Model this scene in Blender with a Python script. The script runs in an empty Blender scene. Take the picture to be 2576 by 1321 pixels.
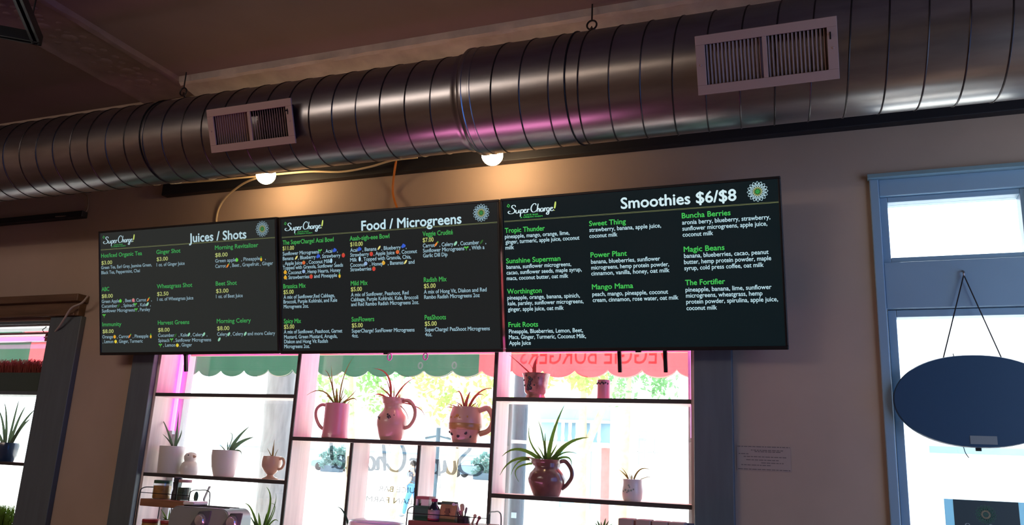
import bpy, math, random
from math import sin, cos, pi, radians, tau
from mathutils import Vector, Matrix
sc = bpy.context.scene
C = sc.collection
random.seed(7)

# ---------------------------------------------------------------- camera
cd = bpy.data.cameras.new('camera')
cam = bpy.data.objects.new('camera', cd)
C.objects.link(cam)
cd.sensor_fit = 'HORIZONTAL'
cd.sensor_width = 36.0
cd.lens = 29.1147
cd.clip_start = 0.05
cd.clip_end = 300
cam.matrix_world = Matrix(((0.929408, 0.047804, 0.365944, 2.696264), (0.366133, -0.243930, -0.898023, -3.669326), (0.046335, 0.968614, -0.244214, 1.423162), (0.000000, 0.000000, 0.000000, 1.000000)))
sc.camera = cam

# ---------------------------------------------------------------- sky, sun, assumed room lamps, added fill, exposure
world = bpy.data.worlds.new('hazy_sky')
sc.world = world
world.use_nodes = True
bg = world.node_tree.nodes['Background']
bg.inputs['Strength'].default_value = 6.0
wn = world.node_tree                                 # white haze over the street, deeper blue towards the added side window
wtc, wsep, wrp = wn.nodes.new('ShaderNodeTexCoord'), wn.nodes.new('ShaderNodeSeparateXYZ'), wn.nodes.new('ShaderNodeValToRGB')
wrp.color_ramp.elements[0].position, wrp.color_ramp.elements[1].position = 0.35, 0.85
wrp.color_ramp.elements[0].color, wrp.color_ramp.elements[1].color = (0.84, 0.94, 1.0, 1), (0.03, 0.10, 0.34, 1)
wn.links.new(wtc.outputs['Generated'], wsep.inputs[0])
wn.links.new(wsep.outputs['X'], wrp.inputs['Fac'])
wn.links.new(wrp.outputs['Color'], bg.inputs['Color'])
sl = bpy.data.lights.new('sun', 'SUN')
sl.energy = 14.0
sl.angle = radians(2)
sl.color = (1.0, 0.95, 0.86)
sun = bpy.data.objects.new('sun', sl)
C.objects.link(sun)
sun.rotation_euler = Vector((0.2, -0.62, -0.9)).to_track_quat('-Z', 'Y').to_euler()

def area_lamp(name, loc, size, size_y, power, color, target):
    l = bpy.data.lights.new(name, 'AREA')
    l.shape = 'RECTANGLE'
    l.size, l.size_y, l.energy, l.color = size, size_y, power, color
    o = bpy.data.objects.new(name, l)
    C.objects.link(o)
    o.location = loc
    o.rotation_euler = (Vector(target) - Vector(loc)).to_track_quat('-Z', 'Y').to_euler()
    return o
# assumed ceiling lamps, unseen behind the camera, added for warm light and duct highlights
for lx in (-3.6, -1.7, 0.2):
    area_lamp('assumed_ceiling_lamp', (lx, -6.6, 3.35), 1.3, 0.16, 17, (1.0, 0.74, 0.55), (lx, -5.2, 0))
area_lamp('left_wall_fill', (-1.0, -4.6, 3.4), 2.2, 1.0, 34, (1.0, 0.86, 0.78), (-1.9, 0, 1.0))  # unseen fill added to brighten the left of the front wall
# assumed pink light, unseen below the view, added to tint duct and ceiling
area_lamp('assumed_pink_light', (0.75, -0.72, 0.9), 1.1, 0.25, 5, (1.0, 0.28, 0.62), (0.75, -0.70, 3))
sc.view_settings.view_transform = 'Standard'
sc.view_settings.look = 'None'
sc.view_settings.exposure = 0.0
sc.view_settings.gamma = 1.0
sc.view_settings.use_curve_mapping = False

# ---------------------------------------------------------------- materials
MATS = {}
def lin(c):
    return tuple(((v / 255) / 12.92 if v / 255 <= 0.04045 else ((v / 255 + 0.055) / 1.055) ** 2.4) for v in c)
def mat(name, col, rough=0.6, metal=0.0, vary=0.0, scale=8.0, bump=0.0, emit=None, estr=1.0, stretch=(1, 1, 1),
        coat=0.0, trans=0.0, alpha=1.0, spec=None, srgb=True):
    if name in MATS:
        return MATS[name]
    m = bpy.data.materials.new(name)
    m.use_nodes = True
    nt = m.node_tree
    b = nt.nodes['Principled BSDF']
    c = lin(col) if srgb else col
    b.inputs['Base Color'].default_value = (*c, 1)
    b.inputs['Roughness'].default_value = rough
    b.inputs['Metallic'].default_value = metal
    if coat:
        b.inputs['Coat Weight'].default_value = coat
        b.inputs['Coat Roughness'].default_value = 0.08
    if spec is not None:
        b.inputs['Specular IOR Level'].default_value = spec
    if emit:
        b.inputs['Emission Color'].default_value = (*lin(emit), 1)
        b.inputs['Emission Strength'].default_value = estr
    if vary or bump:
        tc = nt.nodes.new('ShaderNodeTexCoord')
        mp = nt.nodes.new('ShaderNodeMapping')
        mp.inputs['Scale'].default_value = stretch
        nz = nt.nodes.new('ShaderNodeTexNoise')
        nz.inputs['Scale'].default_value = scale
        nz.inputs['Detail'].default_value = 6
        nt.links.new(tc.outputs['Object'], mp.inputs['Vector'])
        nt.links.new(mp.outputs['Vector'], nz.inputs['Vector'])
        if vary:
            rp = nt.nodes.new('ShaderNodeValToRGB')
            rp.color_ramp.elements[0].position = 0.3
            rp.color_ramp.elements[1].position = 0.7
            rp.color_ramp.elements[0].color = (*[v * (1 - vary) for v in c], 1)
            rp.color_ramp.elements[1].color = (*[min(1, v * (1 + vary)) for v in c], 1)
            nt.links.new(nz.outputs['Fac'], rp.inputs['Fac'])
            nt.links.new(rp.outputs['Color'], b.inputs['Base Color'])
        if bump:
            bp = nt.nodes.new('ShaderNodeBump')
            bp.inputs['Strength'].default_value = bump
            bp.inputs['Distance'].default_value = 0.02
            nt.links.new(nz.outputs['Fac'], bp.inputs['Height'])
            nt.links.new(bp.outputs['Normal'], b.inputs['Normal'])
    if trans:                                        # thin cloth or leaf that lets light through
        t = nt.nodes.new('ShaderNodeBsdfTranslucent')
        t.inputs['Color'].default_value = (*c, 1)
        mx = nt.nodes.new('ShaderNodeMixShader')
        mx.inputs['Fac'].default_value = trans
        nt.links.new(b.outputs['BSDF'], mx.inputs[1])
        nt.links.new(t.outputs['BSDF'], mx.inputs[2])
        nt.links.new(mx.outputs['Shader'], nt.nodes['Material Output'].inputs['Surface'])
    MATS[name] = m
    return m
def glass(name, tint=(0.97, 0.99, 1.0), haze=0.0, refl=0.06):
    m = bpy.data.materials.new(name)
    m.use_nodes = True
    nt = m.node_tree
    for n in list(nt.nodes):
        if n.type == 'BSDF_PRINCIPLED':
            nt.nodes.remove(n)
    out = nt.nodes['Material Output']
    tr = nt.nodes.new('ShaderNodeBsdfTransparent')
    tr.inputs['Color'].default_value = (*tint, 1)
    gl = nt.nodes.new('ShaderNodeBsdfGlossy')
    gl.inputs['Roughness'].default_value = 0.03
    mx = nt.nodes.new('ShaderNodeMixShader')
    mx.inputs['Fac'].default_value = refl
    nt.links.new(tr.outputs[0], mx.inputs[1])
    nt.links.new(gl.outputs[0], mx.inputs[2])
    last = mx
    if haze:                                         # dust film that also stands in for veiling glare on the pane
        tl = nt.nodes.new('ShaderNodeBsdfTranslucent')
        tl.inputs['Color'].default_value = (0.9, 0.95, 1, 1)
        tc = nt.nodes.new('ShaderNodeTexCoord')
        mp = nt.nodes.new('ShaderNodeMapping')
        mp.inputs['Scale'].default_value = (9, 9, 1.2)
        nz = nt.nodes.new('ShaderNodeTexNoise')
        nz.inputs['Scale'].default_value = 3
        nz.inputs['Detail'].default_value = 5
        ml = nt.nodes.new('ShaderNodeMath')
        ml.operation = 'MULTIPLY'
        ml.inputs[1].default_value = haze * 2
        nt.links.new(tc.outputs['Object'], mp.inputs['Vector'])
        nt.links.new(mp.outputs['Vector'], nz.inputs['Vector'])
        nt.links.new(nz.outputs['Fac'], ml.inputs[0])
        m2 = nt.nodes.new('ShaderNodeMixShader')
        nt.links.new(ml.outputs[0], m2.inputs['Fac'])
        nt.links.new(last.outputs[0], m2.inputs[1])
        nt.links.new(tl.outputs[0], m2.inputs[2])
        last = m2
    nt.links.new(last.outputs[0], out.inputs['Surface'])
    MATS[name] = m
    return m

M_wall = mat('painted_plaster', (176, 154, 138), 0.75, vary=0.05, scale=3, bump=0.08)
M_ceil = mat('ceiling_paint', (112, 94, 94), 0.8, vary=0.06, scale=2.5, bump=0.1)
M_mould = mat('rough_moulding_paint', (166, 156, 146), 0.7, vary=0.16, scale=9, bump=0.4)
M_floor = mat('brown_floor_boards', (120, 92, 72), 0.4, vary=0.25, scale=4, stretch=(1, 8, 1))
M_frame = mat('glare_greyed_frame_paint', (88, 98, 104), 0.5, vary=0.1, scale=5, stretch=(6, 6, 0.6))  # greyed tone carries the veiling glare over the dark frames
M_framebrown = mat('brown_stained_wood', (98, 72, 52), 0.5, vary=0.3, scale=5, stretch=(0.7, 6, 6))
M_pine = mat('whitewashed_pine', (226, 206, 200), 0.6, vary=0.12, scale=4, stretch=(9, 9, 0.7))
M_edge = mat('dark_shelf_edge', (58, 52, 52), 0.5, vary=0.15, scale=9)
M_door = mat('pale_blue_door_paint', (134, 164, 186), 0.45, vary=0.04, scale=4)
M_doortop = mat('door_cornice_paint', (156, 190, 200), 0.45)
M_board = mat('black_board', (24, 24, 30), 0.6)
M_black = mat('black_metal', (22, 23, 25), 0.45, metal=0.3)
M_steel = mat('grey_steel', (140, 140, 142), 0.35, metal=1.0)
M_chrome = mat('chrome', (220, 224, 228), 0.12, metal=1.0)
M_cream = mat('cream_cable', (214, 192, 150), 0.6)
M_white = mat('white_ceramic', (232, 226, 222), 0.3, coat=0.4)
M_tan = mat('tan_ceramic', (206, 168, 150), 0.35, coat=0.4)
M_pinklit = mat('pink_lit_ceramic', (214, 150, 158), 0.25, coat=0.5)  # pink of the grow lamp light is put into the glaze colour
M_brownglz = mat('brown_glazed_ceramic', (126, 86, 80), 0.22, vary=0.3, scale=14, coat=0.6)
M_glass = glass('window_glass', haze=0.014)
M_door_glass = glass('door_glass')
M_jarglass = glass('jar_glass', (0.9, 0.95, 0.93), refl=0.12)
M_red = mat('red_awning_cloth', (206, 76, 82), 0.8, trans=0.55, vary=0.12, scale=5, stretch=(9, 1, 0.5))
M_green = mat('green_awning_cloth', (36, 74, 57), 0.8, trans=0.55, vary=0.2, scale=5, stretch=(9, 1, 0.5))
M_plastic = mat('ivory_vent_paint', (176, 148, 138), 0.5)
M_dark = mat('dark_void', (10, 9, 9), 0.8)

# ---------------------------------------------------------------- mesh helpers
W = {}                                               # world location of every parent made here
class MB:
    def __init__(s):
        s.v, s.f, s.m, s.k = [], [], [], 0
    def add(s, vs, fs):
        n = len(s.v)
        s.v += [tuple(v) for v in vs]
        for f in fs:
            s.f.append(tuple(i + n for i in f))
            s.m.append(s.k)
        return s
    def box(s, x0, x1, y0, y1, z0, z1, R=None, o=(0, 0, 0)):
        vs = [Vector((x, y, z)) for z in (z0, z1) for y in (y0, y1) for x in (x0, x1)]
        if R is not None:
            vs = [R @ v + Vector(o) for v in vs]
        return s.add(vs, [(0, 2, 3, 1), (4, 5, 7, 6), (0, 1, 5, 4), (2, 6, 7, 3), (0, 4, 6, 2), (1, 3, 7, 5)])
    def tube(s, pts, r, n=10, caps=True, flat=1.0, up=(0, 0, 1), closed=False):
        P = [Vector(p) for p in pts]
        rs = r if isinstance(r, (list, tuple)) else [r] * len(P)
        base = len(s.v)
        vs, fs = [], []
        prev = None
        L = len(P)
        for i, p in enumerate(P):
            if closed:
                t = P[(i + 1) % L] - P[i - 1]
            else:
                t = P[min(i + 1, L - 1)] - P[max(i - 1, 0)]
            t.normalize()
            if prev is None:
                a = Vector(up).cross(t)
                if a.length < 1e-3:
                    a = Vector((1, 0, 0)).cross(t)
            else:
                a = prev - t * prev.dot(t)
            a.normalize()
            prev = a
            b = t.cross(a)
            for j in range(n):
                q = tau * j / n
                vs.append(p + a * (rs[i] * cos(q)) + b * (rs[i] * flat * sin(q)))
        R = L if closed else L - 1
        for i in range(R):
            i2 = (i + 1) % L
            for j in range(n):
                fs.append((i * n + j, i * n + (j + 1) % n, i2 * n + (j + 1) % n, i2 * n + j))
        if caps and not closed:
            fs.append(tuple(range(n - 1, -1, -1)))
            fs.append(tuple((L - 1) * n + j for j in range(n)))
        return s.add(vs, fs)
    def lathe(s, prof, c=(0, 0, 0), n=32, R=None):
        vs, fs = [], []
        for r, z in prof:
            for j in range(n):
                q = tau * j / n
                v = Vector((r * cos(q), r * sin(q), z))
                if R is not None:
                    v = R @ v
                vs.append(v + Vector(c))
        for i in range(len(prof) - 1):
            for j in range(n):
                fs.append((i * n + j, i * n + (j + 1) % n, (i + 1) * n + (j + 1) % n, (i + 1) * n + j))
        fs.append(tuple(range(n - 1, -1, -1)))
        fs.append(tuple((len(prof) - 1) * n + j for j in range(n)))
        return s.add(vs, fs)
    def ball(s, c, r, n=16, sq=(1, 1, 1)):
        prof = []
        m = n // 2
        for i in range(m + 1):
            a = -pi / 2 + pi * i / m
            prof.append((max(1e-4, cos(a)) * r, sin(a) * r))
        k = len(s.v)
        s.lathe(prof, (0, 0, 0), n)
        for i in range(k, len(s.v)):
            x, y, z = s.v[i]
            s.v[i] = (x * sq[0] + c[0], y * sq[1] + c[1], z * sq[2] + c[2])
        return s
    def prism(s, poly, y0, y1, T=None):              # polygon in x,z pushed along y (or mapped by T)
        n = len(poly)
        vs = [(x, y0, z) for x, z in poly] + [(x, y1, z) for x, z in poly]
        if T:
            vs = [T(v) for v in vs]
        fs = [tuple(range(n)), tuple(range(2 * n - 1, n - 1, -1))]
        fs += [(i, i + n, (i + 1) % n + n, (i + 1) % n) for i in range(n)]
        return s.add(vs, fs)
    def blade(s, base, ctrl, tip, w, n=9, th=0.28, nose=0.35):   # tapering fleshy leaf
        b, c, t = Vector(base), Vector(ctrl), Vector(tip)
        P, R = [], []
        for i in range(n):
            u = i / (n - 1)
            P.append(b * (1 - u) ** 2 + c * 2 * u * (1 - u) + t * u * u)
            R.append(max(0.0006, w * (1 - u) ** 0.7 * (nose + (1 - nose) * min(1, u * 4 + 0.3))))
        return s.tube(P, R, 6, flat=th, up=(0, 1, 0.01))
    def build(s, name, mats, parent=None, smooth=40, bevel=0.0, at=None):
        if not isinstance(mats, (list, tuple)):
            mats = [mats]
        if parent is not None:
            off = W[parent.name]
        elif at is not None:
            off = Vector(at)
        else:
            xs, ys, zs = zip(*s.v)
            off = Vector(((min(xs) + max(xs)) / 2, (min(ys) + max(ys)) / 2, min(zs)))
        me = bpy.data.meshes.new(name)
        me.from_pydata([tuple(Vector(v) - off) for v in s.v], [], s.f)
        for m in mats:
            me.materials.append(m)
        me.polygons.foreach_set('material_index', s.m)
        if smooth:
            me.polygons.foreach_set('use_smooth', [True] * len(me.polygons))
            me.set_sharp_from_angle(angle=radians(smooth))
        me.update()
        o = bpy.data.objects.new(name, me)
        C.objects.link(o)
        if parent is not None:
            o.parent = parent
            W[o.name] = W[parent.name]
        else:
            o.location = off
            W[o.name] = off
        if bevel:
            bv = o.modifiers.new('bevel', 'BEVEL')
            bv.width = bevel
            bv.segments = 2
            bv.limit_method = 'ANGLE'
        return o
def tag(o, label, cat, group=None, kind=None):
    o['label'] = label
    o['category'] = cat
    if group:
        o['group'] = group
    if kind:
        o['kind'] = kind
    return o
def thing(name, loc, label, cat, group=None):
    o = bpy.data.objects.new(name, None)
    o.empty_display_size = 0.1
    C.objects.link(o)
    o.location = loc
    W[o.name] = Vector(loc)
    return tag(o, label, cat, group)
def struct(o, label=None, cat=None):
    o['kind'] = 'structure'
    if label:
        o['label'] = label
        o['category'] = cat
    return o
def spline(pts, k=6):                                # Catmull-Rom through the points
    P = [Vector(p) for p in pts]
    P = [P[0] * 2 - P[1]] + P + [P[-1] * 2 - P[-2]]
    out = []
    for i in range(1, len(P) - 2):
        for j in range(k):
            t = j / k
            a, b, c, d = P[i - 1:i + 3]
            out.append(0.5 * (2 * b + (c - a) * t + (2 * a - 5 * b + 4 * c - d) * t * t + (3 * b - a - 3 * c + d) * t ** 3))
    out.append(P[-2])
    return out
_txt = {}
def text_geo(s, spacing=1.0):                        # flat glyph mesh of the built-in font
    key = (s, spacing)
    if key in _txt:
        return _txt[key]
    cu = bpy.data.curves.new('glyphs', 'FONT')
    cu.body = s
    cu.size = 1.0
    cu.space_character = spacing
    cu.resolution_u = 3
    o = bpy.data.objects.new('glyphs', cu)
    C.objects.link(o)
    dg = bpy.context.evaluated_depsgraph_get()
    dg.update()
    me = bpy.data.meshes.new_from_object(o.evaluated_get(dg))
    vs = [tuple(v.co) for v in me.vertices]
    fs = [tuple(p.vertices) for p in me.polygons]
    bpy.data.meshes.remove(me)
    bpy.data.objects.remove(o)
    bpy.data.curves.remove(cu)
    _txt[key] = (vs, fs)
    return vs, fs
CAP = max(v[1] for v in text_geo('H')[0])
def write(mb, s, x0, x1, base, cap, T, fat=0.0):     # fit a line of writing between x0 and x1, T maps (x, y) to the surface
    vs, fs = text_geo(s)
    a, b = min(v[0] for v in vs), max(v[0] for v in vs)
    lead = len(s) - len(s.lstrip())
    k = (x1 - x0) / (b - a)
    h = cap / CAP
    for dx, dy in (((0, 0),) if not fat else ((-fat, 0), (fat, 0), (0, fat), (0, -fat))):
        mb.add([T((v[0] - a) * k + x0 + dx, v[1] * h + base + dy) for v in vs], fs)
SCRIPT = [  # hand-lettered brush script, one list of strokes per letter
 [(1.5, 1.9), (1.45, 2.3), (1.15, 2.5), (.75, 2.35), (.65, 1.9), (1.0, 1.45), (1.3, .95), (1.15, .3), (.6, 0), (.05, .05), (-.25, .45), (-.05, .8), (.3, .72)],
 [(1.62, 1.0), (1.55, .35), (1.75, .02), (2.1, .25), (2.3, 1.0)], [(2.3, 1.0), (2.26, .3), (2.5, .05)],
 [(2.72, 1.05), (2.62, -.1), (2.5, -1.1)], [(2.68, .6), (2.95, 1.0), (3.25, .8), (3.2, .2), (2.88, 0), (2.66, .2)],
 [(3.45, .5), (3.85, .75), (3.8, 1.02), (3.55, .95), (3.42, .5), (3.55, .05), (3.9, .05), (4.12, .38)],
 [(4.27, 1.05), (4.22, .4), (4.17, 0)], [(4.22, .6), (4.45, 1.0), (4.72, .88)],
 [(6.2, 1.95), (6.15, 2.4), (5.8, 2.5), (5.35, 2.05), (5.08, 1.3), (5.12, .5), (5.45, .03), (5.95, .1), (6.3, .55)],
 [(6.72, 2.4), (6.52, 1.2), (6.4, 0)], [(6.45, .5), (6.75, 1.0), (6.95, .8), (6.9, .15), (7.12, .05)],
 [(7.75, .85), (7.5, 1.02), (7.22, .7), (7.22, .2), (7.45, 0), (7.7, .3), (7.8, 1.0)], [(7.8, 1.0), (7.78, .2), (7.97, .02)],
 [(8.12, 1.05), (8.08, .4), (8.02, 0)], [(8.1, .6), (8.3, 1.0), (8.52, .9)],
 [(9.1, .85), (8.85, 1.02), (8.6, .7), (8.62, .2), (8.85, .05), (9.08, .3), (9.15, 1.0)], [(9.15, 1.0), (9.05, -.3), (8.85, -.95), (8.5, -.8), (8.7, -.3), (9.3, .1)],
 [(9.45, .5), (9.85, .75), (9.8, 1.02), (9.55, .95), (9.42, .5), (9.55, .05), (9.9, .05), (10.12, .38)]]
BANG = [[(10.62, 2.6), (10.45, 1.3), (10.32, .62)], [(10.22, .16), (10.2, .02)]]
def brush(mb, strokes, x0, x1, base, xh, T, wd, lift=(0, 0, 0)):     # flat brush strokes, heavier on the way down
    k = (x1 - x0) / 10.9
    for q, st in enumerate(strokes):
        up = Vector(lift) * q
        P = spline([(a * k + x0 + .3 * k, b * xh + base, 0) for a, b in st], 6)
        L = len(P)
        vs = []
        for i, p in enumerate(P):
            t = P[min(i + 1, L - 1)] - P[max(i - 1, 0)]
            t.normalize()
            w = wd * (0.45 + 0.75 * abs(t.y)) * (0.55 + 0.45 * min(1, 4 * min(i, L - 1 - i) / L + 0.2))
            nx, ny = -t.y * w, t.x * w
            vs += [Vector(T(p.x + nx, p.y + ny)) + up, Vector(T(p.x - nx, p.y - ny)) + up]
        mb.add(vs, [(2 * i, 2 * i + 1, 2 * i + 3, 2 * i + 2) for i in range(L - 1)])
def outline(mb, pts, w, T):                          # closed flat outline of width w
    L = len(pts)
    vs = []
    for i in range(L):
        a, b = Vector(pts[i - 1]), Vector(pts[(i + 1) % L])
        t = (b - a).normalized()
        p = pts[i]
        vs += [T(p[0] - t.y * w / 2, p[1] + t.x * w / 2), T(p[0] + t.y * w / 2, p[1] - t.x * w / 2)]
    mb.add(vs, [(2 * i, 2 * i + 1, (2 * i + 3) % (2 * L), (2 * i + 2) % (2 * L)) for i in range(L)])
def petal(r0, r1, w, a, n=7):
    pts = []
    for i in range(n):
        u = i / (n - 1)
        pts.append((r0 + (r1 - r0) * u, w * sin(pi * u) ** 0.8 if 0 < u < 1 else 0))
    for i in range(n - 2, 0, -1):
        u = i / (n - 1)
        pts.append((r0 + (r1 - r0) * u, -w * sin(pi * u) ** 0.8))
    return [(x * cos(a) - y * sin(a), x * sin(a) + y * cos(a)) for x, y in pts]
def leaf_emblem(mbw, mbg, mby, cx, cy, r, T):        # ring of outlined leaves round a small star
    for k in range(16):
        a = tau * k / 16
        outline(mbw, [(cx + x, cy + y) for x, y in petal(r * .5, r, r * .14, a)], r * .045, T)
        outline(mbw, [(cx + x, cy + y) for x, y in petal(r * .4, r * .84, r * .12, a + tau / 32)], r * .036, T)
        outline(mby, [(cx + x, cy + y) for x, y in petal(r * .28, r * .5, r * .04, a)], r * .03, T)
    for k in range(8):
        outline(mbg, [(cx + x, cy + y) for x, y in petal(r * .05, r * .26, r * .045, tau * k / 8)], r * .03, T)

# ================================================================ THE SETTING
# ---- front wall with its two window openings and the door opening
mb = MB()
for x0, x1, z0, z1 in ((-5.5, -3.7, 0, 3.62), (-3.7, -1.842, 0, .9), (-3.7, -1.842, 2.2, 3.62), (-1.842, -.963, 0, 3.62),
                       (-.963, 2.09, 0, .9), (-.963, 2.09, 2.5, 3.62), (2.09, 2.838, 0, 3.62), (2.838, 3.46, 2.718, 3.62), (3.46, 4.8, 0, 3.62)):
    mb.box(x0, x1, 0, .25, z0, z1)
struct(mb.build('wall_front', M_wall, smooth=0, at=(0, 0, 0)))
struct(MB().box(-5.6, 4.9, -8.6, .25, 3.62, 3.72).build('ceiling', M_ceil, smooth=0, at=(0, 0, 3.62)))
struct(MB().box(-5.6, 4.9, -8.6, .25, -.08, 0).build('floor', M_floor, smooth=0, at=(0, 0, 0)))
M_backwall = mat('warm_back_wall', (196, 168, 148), 0.8)
struct(MB().box(-5.6, 4.9, -8.6, -8.5, 0, 3.62).build('wall_back', M_backwall, smooth=0))
struct(MB().box(-5.6, -5.5, -8.5, .25, 0, 3.62).build('wall_left', M_backwall, smooth=0))
mb = MB()
for y0, y1, z0, z1 in ((-8.5, -3.4, 0, 3.62), (-3.4, -.4, 0, .6), (-3.4, -.4, 3.0, 3.62), (-.4, 0, 0, 3.62)):
    mb.box(4.8, 4.9, y0, y1, z0, z1)
struct(mb.build('wall_right', M_backwall, smooth=0))

# ---- plaster mouldings of the ceiling
prof = [(0, 3.62), (0, 3.545), (-.03, 3.54), (-.055, 3.558), (-.12, 3.578), (-.175, 3.586), (-.19, 3.575), (-.212, 3.583), (-.22, 3.62)]
mb = MB()
n = len(prof)
N = 140
vs = []
for i in range(N + 1):
    x = -.92 + (4.8 + .92) * i / N
    for j, (y, z) in enumerate(prof):
        jit = 0 if j in (0, n - 1) else .006 * sin(x * 9 + j) * sin(x * 23.7 + 2 * j) + random.uniform(-.003, .003)
        vs.append((x, y + jit * (j > 1), z + jit))
fs = [(i * n + j, i * n + j + 1, (i + 1) * n + j + 1, (i + 1) * n + j) for i in range(N) for j in range(n - 1)]
fs += [tuple(range(n)), tuple(N * n + j for j in range(n - 1, -1, -1))]
mb.add(vs, fs)
struct(mb.build('trim_1', M_mould, smooth=30))
mb = MB()
prof = [(-1.40, 3.62), (-1.395, 3.600), (-1.375, 3.590), (-1.35, 3.600), (-1.33, 3.606), (-1.0, 3.606), (-.975, 3.596), (-.95, 3.586), (-.925, 3.594), (-.915, 3.62)]
n = len(prof)
vs = []
for i in range(N + 1):
    y = -8.5 + 8.49 * i / N
    for j, (x, z) in enumerate(prof):
        jit = 0 if j in (0, n - 1) else random.uniform(-.003, .003)
        vs.append((x + jit, y, z + jit))
fs = [(i * n + j, (i + 1) * n + j, (i + 1) * n + j + 1, i * n + j + 1) for i in range(N) for j in range(n - 1)]
fs += [tuple(range(n)), tuple(N * n + j for j in range(n - 1, -1, -1))]
mb.add(vs, fs)
for k in range(60):                                  # pressed rosettes along the middle of the band
    y = -.25 - k * .135
    mb.ball((-1.165 + .02 * sin(k * 2.1), y, 3.606), .045, 12, (1.1, .9, .14))
    for q in range(5):
        mb.ball((-1.165 + .1 * cos(q * 1.26 + k), y + .055 * sin(q * 1.26 + k), 3.606), .02, 8, (1.2, 1, .2))
struct(mb.build('trim_2', mat('band_paint', (116, 97, 96), .75, vary=.12, scale=10, bump=.3), smooth=40))
# ---- black picture boards on the wall under the duct
struct(MB().box(-1.087, 4.8, -.05, 0, 2.94, 3.09).build('trim_3', M_board, smooth=0, bevel=.004))
struct(MB().box(-5.5, -1.725, -.045, 0, 2.853, 2.895).build('trim_4', M_board, smooth=0, bevel=.004))

# ---- middle window
mb = MB()
mb.box(-1.123, -.963, -.035, 0, .75, 2.64).box(2.09, 2.253, -.035, 0, .75, 2.64)
mb.box(-.963, 2.09, -.035, 0, 2.5, 2.64)
w2 = thing('window_2', (.56, 0, .9), 'wide shop window under the three menu screens, dark slate frame', 'window')
w2['kind'] = 'structure'
mb.build('frame', M_frame, w2, smooth=0, bevel=.004)
MB().box(-1.2, 2.33, -.08, .25, .86, .9).build('sill', M_frame, w2, smooth=0, bevel=.004)
mb = MB()
mb.box(-.963, -.945, .001, .25, .9, 2.5).box(2.072, 2.09, .001, .25, .9, 2.5).box(-.945, 2.072, .001, .25, 2.482, 2.5)
mb.build('jamb', M_pine, w2, smooth=0)
mb = MB()
mb.box(-.945, -.90, .175, .225, .9, 2.482).box(2.03, 2.072, .175, .225, .9, 2.482).box(-.90, 2.03, .175, .225, .9, .95).box(-.90, 2.03, .175, .225, 2.22, 2.27)
mb.build('sash', mat('pale_sash_paint', (196, 202, 204), .5), w2, smooth=0)
MB().box(-.90, 2.03, .198, .202, .95, 2.22).build('pane', M_glass, w2, smooth=0)
MB().box(-.90, 2.03, .185, .197, (0.245, 0.190, 1.997)[2], (0.244, 0.190, 2.008)[2]).build('thin_rail', M_cream, w2, smooth=0)
MB().box(-.90, 2.03, .198, .202, 2.27, 2.482).build('pane', M_glass, w2, smooth=0)

# ---- left window
w1 = thing('window_1', (-2.77, 0, .9), 'left window with dark frame and brown boxed head', 'window')
w1['kind'] = 'structure'
mb = MB()
mb.box(-1.842, -1.583, -.035, 0, .75, 2.215).box(-3.86, -3.7, -.035, 0, .75, 2.215)
mb.build('frame', M_frame, w1, smooth=0, bevel=.004)
mb = MB()
mb.box(-3.9, -1.6, -.05, 0, 2.215, 2.34).box(-3.92, -1.585, -.085, 0, 2.30, 2.345).box(-3.9, -1.62, -.062, -.05, 2.215, 2.232)
mb.build('head_box', M_framebrown, w1, smooth=0, bevel=.004)
MB().box(-3.9, -1.55, -.08, .25, .86, .9).build('sill', M_frame, w1, smooth=0, bevel=.004)
mb = MB()
mb.box(-1.86, -1.842, .001, .25, .9, 2.2).box(-3.7, -3.682, .001, .25, .9, 2.2).box(-3.682, -1.86, .001, .25, 2.182, 2.2)
mb.build('jamb', M_frame, w1, smooth=0)
MB().box(-3.682, -1.86, .198, .202, .9, 2.182).build('pane', M_glass, w1, smooth=0)
# ---- unseen window added to the side wall for its blue light
w3 = thing('added_side_window', (4.85, -1.9, .6), 'side window of the right wall', 'window')
w3['kind'] = 'structure'
mb = MB()
for y0, y1, z0, z1 in ((-3.4, -3.34, .6, 3.0), (-.46, -.4, .6, 3.0), (-3.34, -.46, .6, .66), (-3.34, -.46, 2.94, 3.0)):
    mb.box(4.81, 4.87, y0, y1, z0, z1)
mb.build('frame', M_frame, w3, smooth=0)
MB().box(4.838, 4.842, -3.34, -.46, .66, 2.94).build('pane', M_door_glass, w3, smooth=0)

# ---- door with transom
d1 = thing('door_1', (3.148, 0, 0), 'pale blue glazed shop door with clear transom', 'door')
d1['kind'] = 'structure'
mb = MB()
mb.box(2.836, 2.872, -.022, .12, 0, 2.70).box(3.424, 3.46, -.022, .12, 0, 2.70).box(2.872, 3.424, -.012, .12, 2.625, 2.70)
mb.box(2.872, 3.424, -.012, .12, 2.14, 2.335)
mb.build('casing', M_door, d1, smooth=0, bevel=.004)
mb = MB()
mb.prism([(-.045, 2.70), (-.03, 2.722), (.0, 2.722), (.0, 2.70)], 2.83, 3.466, T=lambda v: (v[1], v[0], v[2]))
mb.build('casing_cap', M_doortop, d1, smooth=0)
mb = MB()
mb.box(2.872, 2.903, .01, .09, 2.335, 2.625).box(3.39, 3.424, .01, .09, 2.335, 2.625).box(2.903, 3.39, .01, .09, 2.602, 2.625).box(2.903, 3.39, .01, .09, 2.335, 2.36)
mb.build('transom_sash', M_door, d1, smooth=0, bevel=.003)
MB().box(2.903, 3.39, .052, .056, 2.36, 2.602).build('transom_pane', M_door_glass, d1, smooth=0)
mb = MB()
mb.box(2.876, 2.908, .012, .075, .01, 2.138).box(3.388, 3.42, .012, .075, .01, 2.138).box(2.908, 3.388, .012, .075, 2.108, 2.138).box(2.908, 3.388, .012, .075, .01, .6)
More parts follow.
